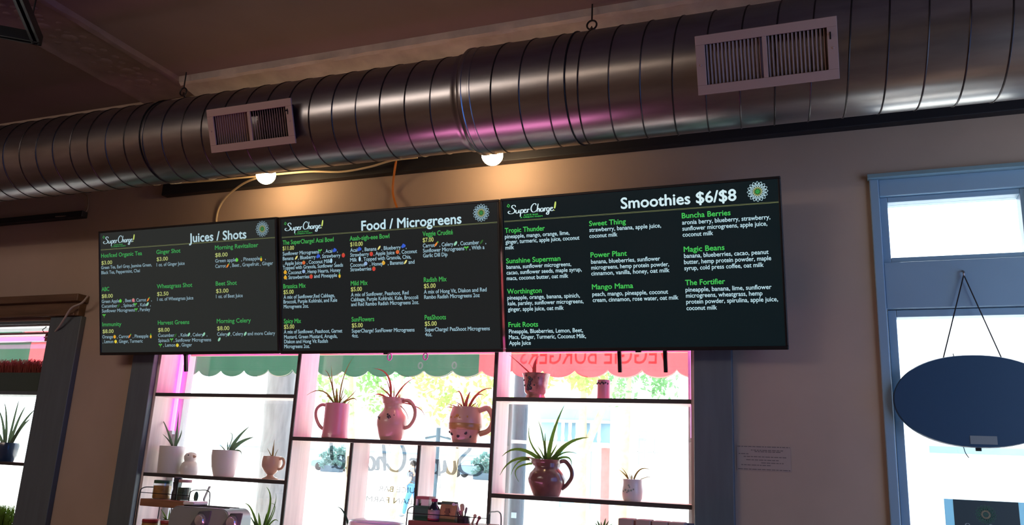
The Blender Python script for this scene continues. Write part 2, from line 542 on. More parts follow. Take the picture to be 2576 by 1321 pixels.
mb.build('leaf', M_door, d1, smooth=0, bevel=.003)
MB().box(2.908, 3.388, .052, .056, .6, 2.108).build('door_pane', M_door_glass, d1, smooth=0)
mb = MB()
mb.tube([(2.893, .012, 1.02), (2.893, -.04, 1.02), (2.955, -.045, 1.02)], .009)
mb.lathe([(.026, 0), (.026, .006)], (2.893, .012, 1.02), 20, Matrix.Rotation(pi / 2, 3, 'X'))
mb.build('handle', M_steel, d1)

# ================================================================ SHELVING IN THE MIDDLE WINDOW
sh = thing('window_shelving', (.56, .08, .9), 'pale pine shelving with dark front edges filling the middle window', 'shelving')
def board(name, x0, x1, z0, z1):
    b = MB().box(x0, x1, .004, .165, z0, z1).build(name, M_pine, sh, smooth=0)
    MB().box(x0, x1, -.004, .004, z0, z1).build('front_edge', M_edge, b, smooth=0)
for x in (.002, 1.138):
    board('upright', x - .002, x + .016, .9, 2.2)
for x in (.372, .754):
    board('short_upright', x, x + .016, .9, 1.525)
for x0, x1, z in ((-.945, 0, 1.323), (-.945, 0, 1.762), (.018, 1.136, 1.545), (1.154, 2.072, 1.320), (1.154, 2.072, 1.762)):
    board('shelf', x0, x1, z - .019, z)
# ledge below the windows that carries the racks
tag(MB().box(-1.2, 2.33, -.5, -.085, .98, 1.03).build('counter_ledge', M_framebrown, smooth=0, bevel=.005), 'brown wooden ledge running below the middle window', 'ledge')

# ================================================================ DUCT
AY, AZ = -.645, 2.977
M_duct = mat('galvanized_steel', (164, 162, 163), .29, metal=1.0, vary=.14, scale=7, stretch=(.6, 3, 3))
M_seam = mat('duct_seam_steel', (74, 70, 70), .4, metal=1.0)
duct = thing('spiral_duct', (-.3, AY, AZ - .23), 'long exposed galvanized spiral duct under the ceiling, stepping up in diameter', 'duct')
RX = Matrix.Rotation(pi / 2, 3, 'Y')
MB().lathe([(.208, -5.5), (.208, -2), (.208, 1.262)], (0, AY, AZ), 96, RX).build('small_pipe', M_duct, duct)
MB().lathe([(.229, 1.285), (.229, 3), (.229, 4.8)], (0, AY, AZ), 96, RX).build('large_pipe', M_duct, duct)
MB().lathe([(.2085, 1.228), (.2125, 1.23), (.2125, 1.244), (.2095, 1.248), (.2095, 1.262), (.226, 1.268), (.2325, 1.276), (.2325, 1.29), (.2292, 1.293), (.2292, 1.318), (.2318, 1.32), (.2318, 1.328), (.2292, 1.33)], (0, AY, AZ), 96, RX).build('reducer_collar', M_duct, duct)
def helix(R, x0, x1, pitch, phase):
    P = []
    m = int((x1 - x0) / pitch * 40)
    for i in range(m + 1):
        x = x0 + (x1 - x0) * i / m
        a = tau * (x - phase) / pitch                # at phase the seam passes the side that faces the room
        P.append((x, AY - R * cos(a), AZ + R * sin(a)))
    return P
MB().tube(helix(.2085, -5.45, 1.22, .121, -.188), .0033, 6).build('spiral_seam', M_seam, duct)
MB().tube(helix(.2295, 1.36, 4.78, .1225, 1.4286), .0033, 6).build('spiral_seam', M_seam, duct)

def vent(x0, x1, R, hh, label, flip):
    an = radians(21)
    cy, cz = AY - R * cos(an), AZ - R * sin(an)
    up, nn = Vector((0, -sin(an), cos(an))), Vector((0, -cos(an), -sin(an)))
    cx, hw = (x0 + x1) / 2, (x1 - x0) / 2
    T = lambda v: Vector((cx + v[0], cy, cz)) + up * v[2] + nn * v[1]
    root = thing('air_vent', (cx, cy, cz), label, 'vent', 'ivory louvred vents on the duct')
    mb = MB()
    def tb(a0, a1, h0, h1, b0, b1):
        mb.add([T((a, h, b)) for b in (b0, b1) for h in (h0, h1) for a in (a0, a1)],
               [(0, 2, 3, 1), (4, 5, 7, 6), (0, 1, 5, 4), (2, 6, 7, 3), (0, 4, 6, 2), (1, 3, 7, 5)])
    ow, oh, md = hw - .034, hh - .034, .008
    tb(-hw, hw, 0, .008, oh, hh); tb(-hw, hw, 0, .008, -hh, -oh); tb(-hw, -ow, 0, .008, -oh, oh); tb(ow, hw, 0, .008, -oh, oh); tb(-md, md, 0, .008, -oh, oh)
    for a in (-hw + .016, hw - .016):
        mb.lathe([(.005, .008), (.004, .0105), (.001, .011)], (0, 0, 0), 10)
        for i in range(len(mb.v) - 30, len(mb.v)):
            x, y, z = mb.v[i]
            mb.v[i] = tuple(T((a + x, z, y)))
    mb.build('face_plate', M_plastic, root, smooth=0, bevel=.0015)
    mb = MB()
    tb(-ow - .01, ow + .01, -.06, -.055, -oh - .01, oh + .01)
    for s in (-1, 1):
        tb(s * (ow + .006) - .003, s * (ow + .006) + .003, -.06, 0, -oh - .01, oh + .01)
        tb(-ow, ow, -.06, 0, s * (oh + .006) - .003, s * (oh + .006) + .003)
    mb.build('neck', M_dark, root, smooth=0)
    for side in (-1, 1):
        mb = MB()
        k = 15
        ang = radians(flip[0] if side < 0 else flip[1])
        for i in range(k):
            a = side * (md + (ow - md) * (i + .5) / k)
            d = Vector((sin(ang), -cos(ang)))
            w, t = .013, .0009
            q = Vector((cos(ang), sin(ang)))
            c = [Vector((a, -.008)) + d * sx * w / 1 * .5 + q * sy * t for sx, sy in ((-1, -1), (1, -1), (1, 1), (-1, 1))]
            mb.add([T((p.x, p.y, b)) for b in (-oh, oh) for p in c], [(0, 1, 2, 3), (7, 6, 5, 4), (0, 4, 5, 1), (1, 5, 6, 2), (2, 6, 7, 3), (3, 7, 4, 0)])
        mb.build('louvre_bank', M_plastic, root, smooth=0)
    mb = MB()
    tb(ow + .008, ow + .013, .006, .0092, .03, .055)
    tb(ow + .009, ow + .012, .008, .02, .043, .05)
    mb.build('damper_lever', M_black, root, smooth=0)
vent(.003, .474, .237, .1, 'ivory louvred vent on the narrow part of the duct, its right half dark', (12, -40))
vent(2.252, 2.732, .262, .106, 'ivory louvred vent on the wide part of the duct', (38, 30))

# cable hangers
for hx, R, hk, lab in ((-.45, .211, (-0.833, -0.250, 3.495), 'thin dark cable hanger looped round the narrow duct, hooked to the moulding'), (1.74, .232, (1.656, -0.250, 3.508), 'thin dark cable hanger looped round the wide duct, hooked to the moulding')):
    t = thing('cable_hanger', (hx, AY, AZ + R), lab, 'hanger', 'cable hangers of the duct')
    P = [(hx + .012 * sin(a), AY - R * cos(a), AZ + R * sin(a)) for a in [tau * i / 48 for i in range(48)]]
    MB().tube(P, .003, 6, closed=True).build('loop', M_black, t)
    q = Vector(hk)
    P = [(q.x + .024 * cos(a), q.y, q.z + .024 * sin(a)) for a in [tau * i / 20 for i in range(20)]]
    MB().tube(P, .0045, 6, closed=True).build('ring', M_black, t)
    MB().tube([(q.x, q.y, q.z + .024), (q.x, q.y, 3.62)], .004, 6).build('screw_hook', M_black, t)
    e = Vector((hx, AY + R * sin(radians(25)), AZ + R * cos(radians(25))))
    d = (e - q).normalized()
    MB().tube([q + d * .024, e], .003, 6).build('drop_cable', M_black, t)
    MB().tube([q + d * .06, q + d * .13], .008, 8).build('cable_clamp', M_black, t)

# ================================================================ BULBS, CABLES
M_bulb = mat('glowing_opal_bulb', (255, 240, 220), .4, emit=(255, 214, 160), estr=60)
for bx, bz, lab in ((-0.157, 2.915, 'glowing globe bulb peeping below the narrow duct with a cream cable'), (1.174, 2.894, 'glowing globe bulb peeping below the wide duct, right of the orange cord')):
    t = thing('globe_bulb_lamp', (bx, -.25, bz - .05), lab, 'lamp', 'globe bulbs behind the duct')
    MB().ball((bx, -.25, bz), .052, 24).build('bulb', M_bulb, t)
    MB().lathe([(.03, .045), (.034, .06), (.034, .09), (.02, .1)], (bx, -.25, bz), 20).build('socket', M_black, t)
    MB().tube([(bx, -.25, bz + .1), (bx, -.25, bz + .17), (bx, -.2, bz + .2), (bx, -.05, bz + .2)], .008).build('bracket_arm', M_black, t)
def cord(name, pts, r, m, label, cat='cable', k=8):
    return tag(MB().tube(spline(pts, k), r, 8).build(name, m), label, cat)
cord('power_cable', [(-0.248, -0.200, 2.927), (-0.416, -0.120, 2.932), (-0.574, -0.050, 2.902), (-0.653, -0.020, 2.845), (-0.673, -0.012, 2.781), (-0.662, -0.012, 2.715)], .006, M_cream, 'cream cable curving from the left bulb down behind the first menu screen')
cord('extension_cord', [(0.533, -0.062, 3.020), (0.529, -0.062, 2.964), (0.506, -0.030, 2.910), (0.497, -0.012, 2.850), (0.516, -0.020, 2.794), (0.555, -0.030, 2.717)], .006, mat('orange_rubber', (196, 112, 30), .6), 'orange cord hanging from the duct to behind the middle menu screen', 'cord')
cord('power_cable', [(-0.983, -0.090, 2.992), (-0.596, -0.090, 2.983), (-0.206, -0.090, 2.981), (0.008, -0.090, 2.976), (0.216, -0.090, 2.956), (0.389, -0.090, 2.967), (0.521, -0.090, 2.990), (0.675, -0.090, 2.993)], .006, M_cream, 'cream cable sagging along the black board between the two bulbs')
cord('power_cable', [(-1.945, -0.050, 2.867), (-1.761, -0.030, 2.871), (-1.728, -0.012, 2.903), (-1.729, -0.012, 2.970), (-1.765, -0.020, 3.015), (-1.979, -0.030, 3.051)], .004, mat('grey_cable', (120, 104, 90), .6), 'thin grey cable looping above the short black board at the left')
cord('power_cable', [(-1.494, -0.090, 2.326), (-1.533, -0.092, 2.283), (-1.613, -0.090, 2.254), (-1.672, -0.075, 2.197), (-1.744, -0.050, 2.140), (-1.849, 0.000, 2.110), (-1.969, 0.050, 2.101)], .006, mat('dull_white_cable', (176, 164, 156), .6), 'dull white cable running over the left window frame to the pink tube lamp')

# black square channel frame hung from the ceiling
t = thing('hanging_rack', (-1.0, -1.6, 3.28), 'black square channel rack hanging from the ceiling in the upper left corner', 'rack')
P0 = Vector((-0.817, -1.174, 3.300))
e1, e2 = Vector((.655, -.755, 0)).normalized(), Vector((-.755, -.655, 0)).normalized()
for a, b in ((P0, e1), (P0, e2), (P0 + e1 * .9, e2), (P0 + e2 * .9, e1)):
    mb = MB()
    q = Vector((-b.y, b.x, 0))
    if q.dot(P0 + (e1 + e2) * .45 - a) < 0:
        q = -q
    R = Matrix((b, q, Vector((0, 0, 1)))).transposed()
    mb.box(-.0, .9, 0, .006, 0, .05, R, a).box(0, .9, .034, .04, 0, .05, R, a).box(0, .9, .006, .034, .04, .05, R, a)
    mb.box(0, .9, .006, .012, 0, .005, R, a).box(0, .9, .028, .034, 0, .005, R, a)
    mb.build('channel', mat('black_channel', (34, 38, 40), .4, metal=.5), t, smooth=0)
for a in (P0 + (e1 + e2) * .05, P0 + e1 * .85 + e2 * .05, P0 + e2 * .85 + e1 * .05, P0 + (e1 + e2) * .85):
    MB().tube([(a.x, a.y, 3.345), (a.x, a.y, 3.62)], .004, 6).build('suspension_wire', M_black, t)

# ================================================================ MENU SCREENS
MENUS = [
  ([('T','Juices / Shots',0.041,0.424,0.610),
    ('H','Hot/Iced Organic Tea',-0.602,-0.297,0.558),
    ('P','$3.00',-0.600,-0.520,0.518),
    ('D','Green Tea, Earl Grey, Jasmine Green,',-0.603,-0.227,0.492),
    ('D','Black Tea, Peppermint, Chai',-0.602,-0.314,0.463),
    ('H','Ginger Shot',-0.192,-0.022,0.558),
    ('P','$3.00',-0.190,-0.111,0.519),
    ('D','1 oz. of Ginger Juice',-0.192,0.006,0.489),
    ('H','Morning Revitalizer',0.216,0.500,0.560),
    ('P','$8.00',0.217,0.299,0.521),
    ('D','Green apple    , Pineapple    ,',0.216,0.546,0.491),
    ('D','Carrot    , Beet , Grapefruit , Ginger',0.216,0.592,0.462),
    ('H','ABC',-0.601,-0.545,0.366),
    ('P','$8.00',-0.601,-0.518,0.327),
    ('D','Green Apple    , Beet   , Carrot     ,',-0.602,-0.231,0.298),
    ('D','Cucumber    , Spinach   , Kale   ,',-0.603,-0.239,0.271),
    ('D','Sunflower Microgreens   , Parsley',-0.601,-0.244,0.244),
    ('H','Wheatgrass Shot',-0.192,0.056,0.367),
    ('P','$2.50',-0.191,-0.111,0.326),
    ('D','1 oz. of Wheatgrass Juice',-0.191,0.062,0.298),
    ('H','Beet Shot',0.217,0.356,0.367),
    ('P','$3.00',0.218,0.300,0.328),
    ('D','1 oz. of Beet Juice',0.217,0.393,0.300),
    ('H','Immunity',-0.600,-0.457,0.165),
    ('P','$8.00',-0.598,-0.516,0.126),
    ('D','Orange    , Carrot    , Pineapple',-0.601,-0.259,0.096),
    ('D',', Lemon    , Ginger, Turmeric',-0.599,-0.301,0.069),
    ('H','Harvest Greens',-0.189,0.031,0.166),
    ('P','$8.00',-0.188,-0.107,0.127),
    ('D','Cucumber    , Kale   , Celery   ,',-0.189,0.153,0.098),
    ('D','Spinach    , Sunflower Microgreens',-0.188,0.178,0.070),
    ('D','   , Lemon    , Ginger',-0.153,0.047,0.044),
    ('H','Morning Celery',0.219,0.442,0.166),
    ('P','$8.00',0.221,0.301,0.128),
    ('D','Celery   , Celery    and more Celery',0.220,0.595,0.098)],
   [('apple',0.359,0.498),('pineapple',0.517,0.496),('carrot',0.298,0.470),('apple',-0.461,0.306),('beet',-0.365,0.307),('carrot',-0.257,0.307),('cucumber',-0.476,0.279),('sprout',-0.351,0.282),('leaf',-0.262,0.282),('sprout',-0.346,0.253),('sprout',-0.586,0.226),('orange',-0.508,0.104),('carrot',-0.397,0.105),('pineapple',-0.242,0.104),('lemon',-0.501,0.077),('cucumber',-0.067,0.105),('leaf',0.027,0.108),('leaf',0.130,0.108),('sprout',-0.094,0.081),('sprout',-0.174,0.052),('lemon',-0.054,0.051),('leaf',0.297,0.106),('leaf',0.405,0.106),('leaf',0.233,0.079)]),
  ([('T','Food / Microgreens',-0.124,0.424,0.610),
    ('H','The SuperCharge! Acai Bowl',-0.599,-0.289,0.565),
    ('P','$11.00',-0.600,-0.530,0.536),
    ('D','Sunflower Microgreens    , Acai    ,',-0.600,-0.266,0.509),
    ('D','Banana    , Blueberry    , Strawberry',-0.600,-0.250,0.484),
    ('D',', Apple Juice    , Coconut Milk    ,',-0.599,-0.278,0.458),
    ('D','Topped with Granola, Sunflower Seeds',-0.600,-0.236,0.435),
    ('D','   , Coconut    , Hemp Hearts, Honey',-0.578,-0.251,0.410),
    ('D','   , Strawberries    and Pineapple',-0.579,-0.272,0.385),
    ('H','Aaah-sigh-eee Bowl',-0.194,0.033,0.563),
    ('P','$10.00',-0.191,-0.119,0.534),
    ('D','Acai    , Banana    , Blueberry    ,',-0.192,0.127,0.506),
    ('D','Strawberry    , Apple Juice    , Coconut',-0.192,0.184,0.482),
    ('D','Milk    , Topped with Granola, Chia,',-0.193,0.151,0.457),
    ('D','Coconut    , Honey    , Bananas    and',-0.193,0.169,0.431),
    ('D','Strawberries',-0.193,-0.073,0.409),
    ('H','Veggie Crudité',0.217,0.378,0.561),
    ('P','$7.00',0.217,0.275,0.532),
    ('D','Carrot    , Celery    , Cucumber     ,',0.217,0.549,0.506),
    ('D','Sunflower Microgreens    , With a',0.217,0.540,0.482),
    ('D','Garlic Dill Dip',0.217,0.347,0.458),
    ('H','Brassica Mix',-0.599,-0.462,0.338),
    ('P','$5.00',-0.598,-0.536,0.309),
    ('D','A mix of Sunflower,Red Cabbage,',-0.598,-0.288,0.284),
    ('D','Broccoli, Purple Kohlrabi, and Kale',-0.599,-0.274,0.260),
    ('D','Microgreens 2oz.',-0.598,-0.445,0.235),
    ('H','Mild Mix',-0.192,-0.096,0.338),
    ('P','$5.00',-0.192,-0.129,0.309),
    ('D','A mix of Sunflower, Peashoot, Red',-0.192,0.133,0.283),
    ('D','Cabbage, Purple Kohlrabi, Kale, Broccoli',-0.193,0.185,0.259),
    ('D','and Red Rambo Radish Microgreens 2oz.',-0.192,0.188,0.235),
    ('H','Radish Mix',0.218,0.339,0.339),
    ('P','$5.00',0.218,0.280,0.310),
    ('D','A mix of Hong Vit, Diakon and Red',0.217,0.545,0.283),
    ('D','Rambo Radish Microgreens 2oz',0.218,0.509,0.258),
    ('H','Spicy Mix',-0.598,-0.493,0.158),
    ('P','$5.00',-0.598,-0.535,0.130),
    ('D','A mix of Sunflower, Peashoot, Garnet',-0.599,-0.247,0.105),
    ('D','Mustard, Green Mustard, Arugula,',-0.598,-0.276,0.079),
    ('D','Diakon and Hong Vit Radish',-0.598,-0.333,0.055),
    ('D','Microgreens 2oz.',-0.598,-0.442,0.030),
    ('H','SunFlowers',-0.191,-0.062,0.158),
    ('P','$5.00',-0.190,-0.128,0.129),
    ('D','SuperCharge! SunFlower Microgreens',-0.191,0.161,0.103),
    ('D','4oz.',-0.191,-0.154,0.079),
    ('H','PeaShoots',0.218,0.331,0.158),
    ('P','$5.00',0.218,0.281,0.129),
    ('D','SuperCharge! PeaShoot Microgreens',0.218,0.556,0.102),
    ('D','4oz.',0.218,0.255,0.079)],
   [('sprout',-0.371,0.521),('berry',-0.284,0.519),('banana',-0.516,0.494),('berry',-0.383,0.494),('strawberry',-0.233,0.492),('redapple',-0.471,0.466),('milk',-0.305,0.468),('honey',-0.586,0.421),('coconut',-0.472,0.421),('honey',-0.586,0.394),('strawberry',-0.427,0.393),('pineapple',-0.257,0.391),('berry',-0.139,0.517),('banana',-0.026,0.518),('berry',0.110,0.519),('strawberry',-0.071,0.490),('redapple',0.077,0.492),('milk',-0.138,0.468),('coconut',-0.104,0.444),('honey',-0.003,0.442),('banana',0.120,0.441),('strawberry',-0.058,0.416),('carrot',0.288,0.518),('leaf',0.391,0.516),('cucumber',0.526,0.516),('sprout',0.447,0.491)]),
  ([('T','Smoothies $6/$8',-0.050,0.441,0.623),
    ('H','Tropic Thunder',-0.603,-0.408,0.550),
    ('D','pineapple, mango, orange, lime,',-0.604,-0.292,0.524),
    ('D','ginger, turmeric, apple juice, coconut',-0.602,-0.246,0.499),
    ('D','milk',-0.603,-0.561,0.473),
    ('H','Sweet Thing',-0.198,-0.032,0.556),
    ('D','strawberry, banana, apple juice,',-0.198,0.122,0.530),
    ('D','coconut milk',-0.199,-0.072,0.503),
    ('H','Buncha Berries',0.213,0.415,0.563),
    ('D','aronia berry, blueberry, strawberry,',0.213,0.573,0.536),
    ('D','sunflower microgreens, apple juice,',0.213,0.560,0.510),
    ('D','coconut milk',0.213,0.340,0.484),
    ('H','Sunshine Superman',-0.602,-0.339,0.409),
    ('D','banana, sunflower microgreens,',-0.601,-0.289,0.383),
    ('D','cacao, sunflower seeds, maple syrup,',-0.602,-0.241,0.357),
    ('D','maca, coconut butter, oat milk',-0.602,-0.305,0.331),
    ('H','Power Plant',-0.197,-0.033,0.416),
    ('D','banana, blueberries, sunflower',-0.196,0.112,0.388),
    ('D','microgreens, hemp protein powder,',-0.196,0.149,0.362),
    ('D','cinnamon, vanilla, honey, oat milk',-0.197,0.150,0.336),
    ('H','Magic Beans',0.215,0.384,0.419),
    ('D','banana, blueberries, cacao, peanut',0.215,0.560,0.393),
    ('D','butter, hemp protein powder, maple',0.214,0.569,0.367),
    ('D','syrup, cold press coffee, oat milk',0.214,0.538,0.341),
    ('H','Worthington',-0.602,-0.434,0.268),
    ('D','pineapple, orange, banana, spinich,',-0.602,-0.254,0.241),
    ('D','kale, parsley, sunflower microgreens,',-0.601,-0.238,0.215),
    ('D','ginger, apple juice, oat milk',-0.601,-0.332,0.188),
    ('H','Mango Mama',-0.196,-0.011,0.274),
    ('D','peach, mango, pineapple, coconut',-0.196,0.140,0.244),
    ('D','cream, cinnamon, rose water, oat milk',-0.195,0.183,0.218),
    ('H','The Fortifier',0.215,0.380,0.277),
    ('D','pineapple, banana, lime, sunflower',0.215,0.565,0.249),
    ('D','microgreens, wheatgrass, hemp',0.216,0.528,0.224),
    ('D','protein powder, spirulina, apple juice,',0.216,0.588,0.198),
    ('D','coconut milk',0.216,0.342,0.171),
    ('H','Fruit Roots',-0.601,-0.457,0.115),
    ('D','Pineapple, Blueberries, Lemon, Beet,',-0.600,-0.246,0.086),
    ('D','Maca, Ginger, Turmeric, Coconut Milk,',-0.601,-0.233,0.060),
    ('D','Apple Juice',-0.601,-0.495,0.033)],
   [])]

TVP = [(0.2189, -0.1500, 1.9563, -1.2493), (0.2041, -0.1502, 1.9542, 0.0000), (0.2187, -0.1513, 1.9536, 1.2528)]
LABELS = ['menu screen headed with juices and shots, leftmost of the three', 'menu screen headed with food and microgreens, the middle one', 'menu screen headed with smoothies, the widest looking one on the right']
def em(name, c, s=1.0, a=None):
    return mat(name, (5, 5, 5), .5, emit=c, estr=s)
M_scr = [mat('lit_black_screen_%d' % i, (9, 10, 11), .16, emit=c, estr=1.0, spec=.4) for i, c in enumerate(((38, 42, 41), (27, 31, 32), (11, 24, 28)))]
M_bez = mat('screen_bezel_plastic', (18, 19, 21), .35)
TXT = [(em('screen_white_%d' % i, w), em('screen_green_%d' % i, g), em('screen_yellow_%d' % i, y), em('screen_pale_%d' % i, d)) for i, (w, g, y, d) in enumerate((
    ((176, 205, 214), (58, 150, 78), (168, 178, 108), (132, 160, 172)), ((188, 220, 230), (58, 158, 74), (178, 186, 106), (150, 184, 198)), ((206, 232, 238), (64, 186, 82), (178, 186, 106), (182, 216, 226))))]
M_rule = em('screen_rule_line', (120, 128, 84))
ICON = {k: em('icon_' + k, c) for k, c in dict(apple=(92, 200, 60), redapple=(210, 96, 50), orange=(226, 160, 40), lemon=(226, 200, 60), carrot=(226, 130, 50), green=(70, 150, 60), sprout=(80, 180, 70), leaf=(140, 200, 170), cucumber=(40, 90, 40), berry=(50, 90, 200), banana=(224, 214, 130), strawberry=(200, 60, 50), milk=(170, 210, 230), coconut=(140, 170, 210), honey=(216, 160, 40), pineapple=(216, 176, 50), beet=(206, 120, 130)).items()}
WH, HH = 1.24, .71
for i, (tilt, yb, zb, x0) in enumerate(TVP):
    tv = thing('menu_screen', (x0 + WH / 2, yb, zb), LABELS[i], 'screen', 'menu screens above the window')
    tv.rotation_euler = (pi / 2 + tilt, 0, 0)
    W[tv.name] = Vector((0, 0, 0))                   # the parts below are written in the screen's own axes
    h = WH / 2
    mb = MB()
    b = .011
    mb.box(-h, h, 0, .016, -.03, .004).box(-h, h, HH - b, HH, -.03, .004).box(-h, -h + b, .016, HH - b, -.03, .004).box(h - b, h, .016, HH - b, -.03, .004)
    mb.build('bezel', M_bez, tv, smooth=0, bevel=.002)
    MB().box(-h + .01, h - .01, .01, HH - .01, -.045, -.028).box(-.4, .4, .12, .55, -.07, -.045).build('back_cover', M_bez, tv, smooth=0, bevel=.004)
    s = MB().box(-h + b, h - b, .016, HH - b, -.02, 0).build('screen_panel', M_scr[i], tv, smooth=0)
    MB().box(-.012, .012, -.006, 0, -.01, .004).build('sensor', M_bez, tv, smooth=0)
    if i != 1:
        mb = MB()
        for a in ((-.105, .1) if i == 2 else (-.075,)):
            mb.box(a - .008, a + .008, -.1, .6, -.09, -.075)
        mb.build('mount_rail', M_black, tv, smooth=0)
    T = lambda x, y: (x, y, .0012)
    lines, icons = MENUS[i]
    tw, tg, ty, td = TXT[i]
    desc = None
    def flush():
        global desc
        if desc:
            desc.build('item_description', td, s, smooth=0)
        desc = None
    for c, s_, u0, u1, v in lines:
        mb = MB()
        if c == 'D':
            desc = desc or MB()
            write(desc, s_, u0, u1, v, .0182, T, .0004)
            continue
        flush()
        cap, fat, nm, m = {'T': (.047, .0016, 'title_lettering', tw), 'H': (.0222, .0007, 'item_heading', tg), 'P': (.0205, .0006, 'item_price', ty)}[c]
        write(mb, s_, u0, u1, v, cap, T, fat)
        mb.build(nm, m, s, smooth=0)
    flush()
    MB().box(-.605, .61, .6005, .6018, .0008, .0012).box(-.605, .61, .6042, .6055, .0008, .0012).build('header_rule', M_rule, s, smooth=0)
    mb = MB()
    brush(mb, SCRIPT, -.585, -.352, .637, .0155, T, .0024)
    mb.k = 1
    brush(mb, BANG, -.585, -.352, .637, .0155, T, .0034)
    mb.k = 2
    write(mb, 'JUICE BAR', -.507, -.437, .6235, .0062, T, .0003)
    write(mb, '& URBAN FARM', -.524, -.417, .6135, .0062, T, .0003)
    outline(mb, [(-.588, .672), (-.582, .682), (-.575, .676), (-.58, .668)], .004, T)
    mb.build('logo_lettering', [tw, em('screen_lime', (200, 220, 110)), tg], s, smooth=0)
    a1, a2, a3 = MB(), MB(), MB()
    leaf_emblem(a1, a2, a3, .528, .653, .042, T)
    e = a1.build('leaf_emblem', td, s, smooth=0)
    mb = MB()
    mb.add(a2.v, a2.f)
    mb.k = 1
    mb.add(a3.v, a3.f)
    mb.build('emblem_centre', [tg, ty], s, smooth=0)
    names = list(ICON)
    def disc(k, cx, cy, rx, ry=None, rot=0, n=12):
        ry = ry or rx
        mb.k = names.index(k)
        p = [(rx * cos(tau * j / n), ry * sin(tau * j / n)) for j in range(n)]
        mb.add([T(cx + x * cos(rot) - y * sin(rot), cy + x * sin(rot) + y * cos(rot)) for x, y in p], [tuple(range(n))])
    for k, x, y in icons:
        mb = MB()
        if k in ('apple', 'redapple', 'orange', 'lemon', 'coconut', 'honey', 'strawberry', 'beet'):
            disc(k, x, y, .0098, .0098 if k not in ('strawberry', 'beet') else .0115)
            if k != 'coconut':
                disc('green' if k != 'honey' else 'banana', x, y + .009, .004, .003)
        elif k == 'berry':
            disc(k, x - .004, y - .002, .0075); disc(k, x + .005, y + .001, .0075); disc(k, x, y + .006, .006)
        elif k in ('carrot', 'cucumber', 'leaf', 'banana'):
            disc(k, x, y, .0125, .0048 if k != 'leaf' else .0065, .9)
            if k == 'carrot':
                disc('green', x + .009, y + .01, .0045)
        elif k == 'sprout':
            disc(k, x - .006, y + .004, .0065, .0042, -.5); disc(k, x + .006, y + .004, .0065, .0042, .5); disc(k, x, y - .004, .0016, .008)
        elif k == 'milk':
            disc(k, x, y, .0065, .0125, 0, 4 * 3)
        elif k == 'pineapple':
            disc(k, x, y - .003, .0065, .0095); disc('green', x, y + .009, .004, .005)
        mb.build('food_icon', [ICON[k] for k in names], s, smooth=0)
    # wall bracket behind
    mb = MB()
    mb.box(-.36, .36, .5, .66, -.082, -.07)
    mb.build('mount_plate', M_black, tv, smooth=0)
for i, (tilt, yb, zb, x0) in enumerate(TVP):
    b = thing('wall_bracket', (x0 + WH / 2, 0, 2.3), 'black tilting wall bracket behind the %s menu screen' % ('left', 'middle', 'right')[i], 'bracket', 'wall brackets of the screens')
    c = Vector((x0 + WH / 2, yb - .6 * sin(tilt) + .082 * cos(tilt), zb + .6 * cos(tilt) + .082 * sin(tilt)))
    MB().box(c.x - .05, c.x + .05, c.y - .004, -.046, c.z - .035, c.z + .035).build('arm', M_black, b, smooth=0)
    MB().box(c.x - .3, c.x + .3, -.05, -.036, c.z - .06, c.z + .045).build('wall_plate', M_black, b, smooth=0)

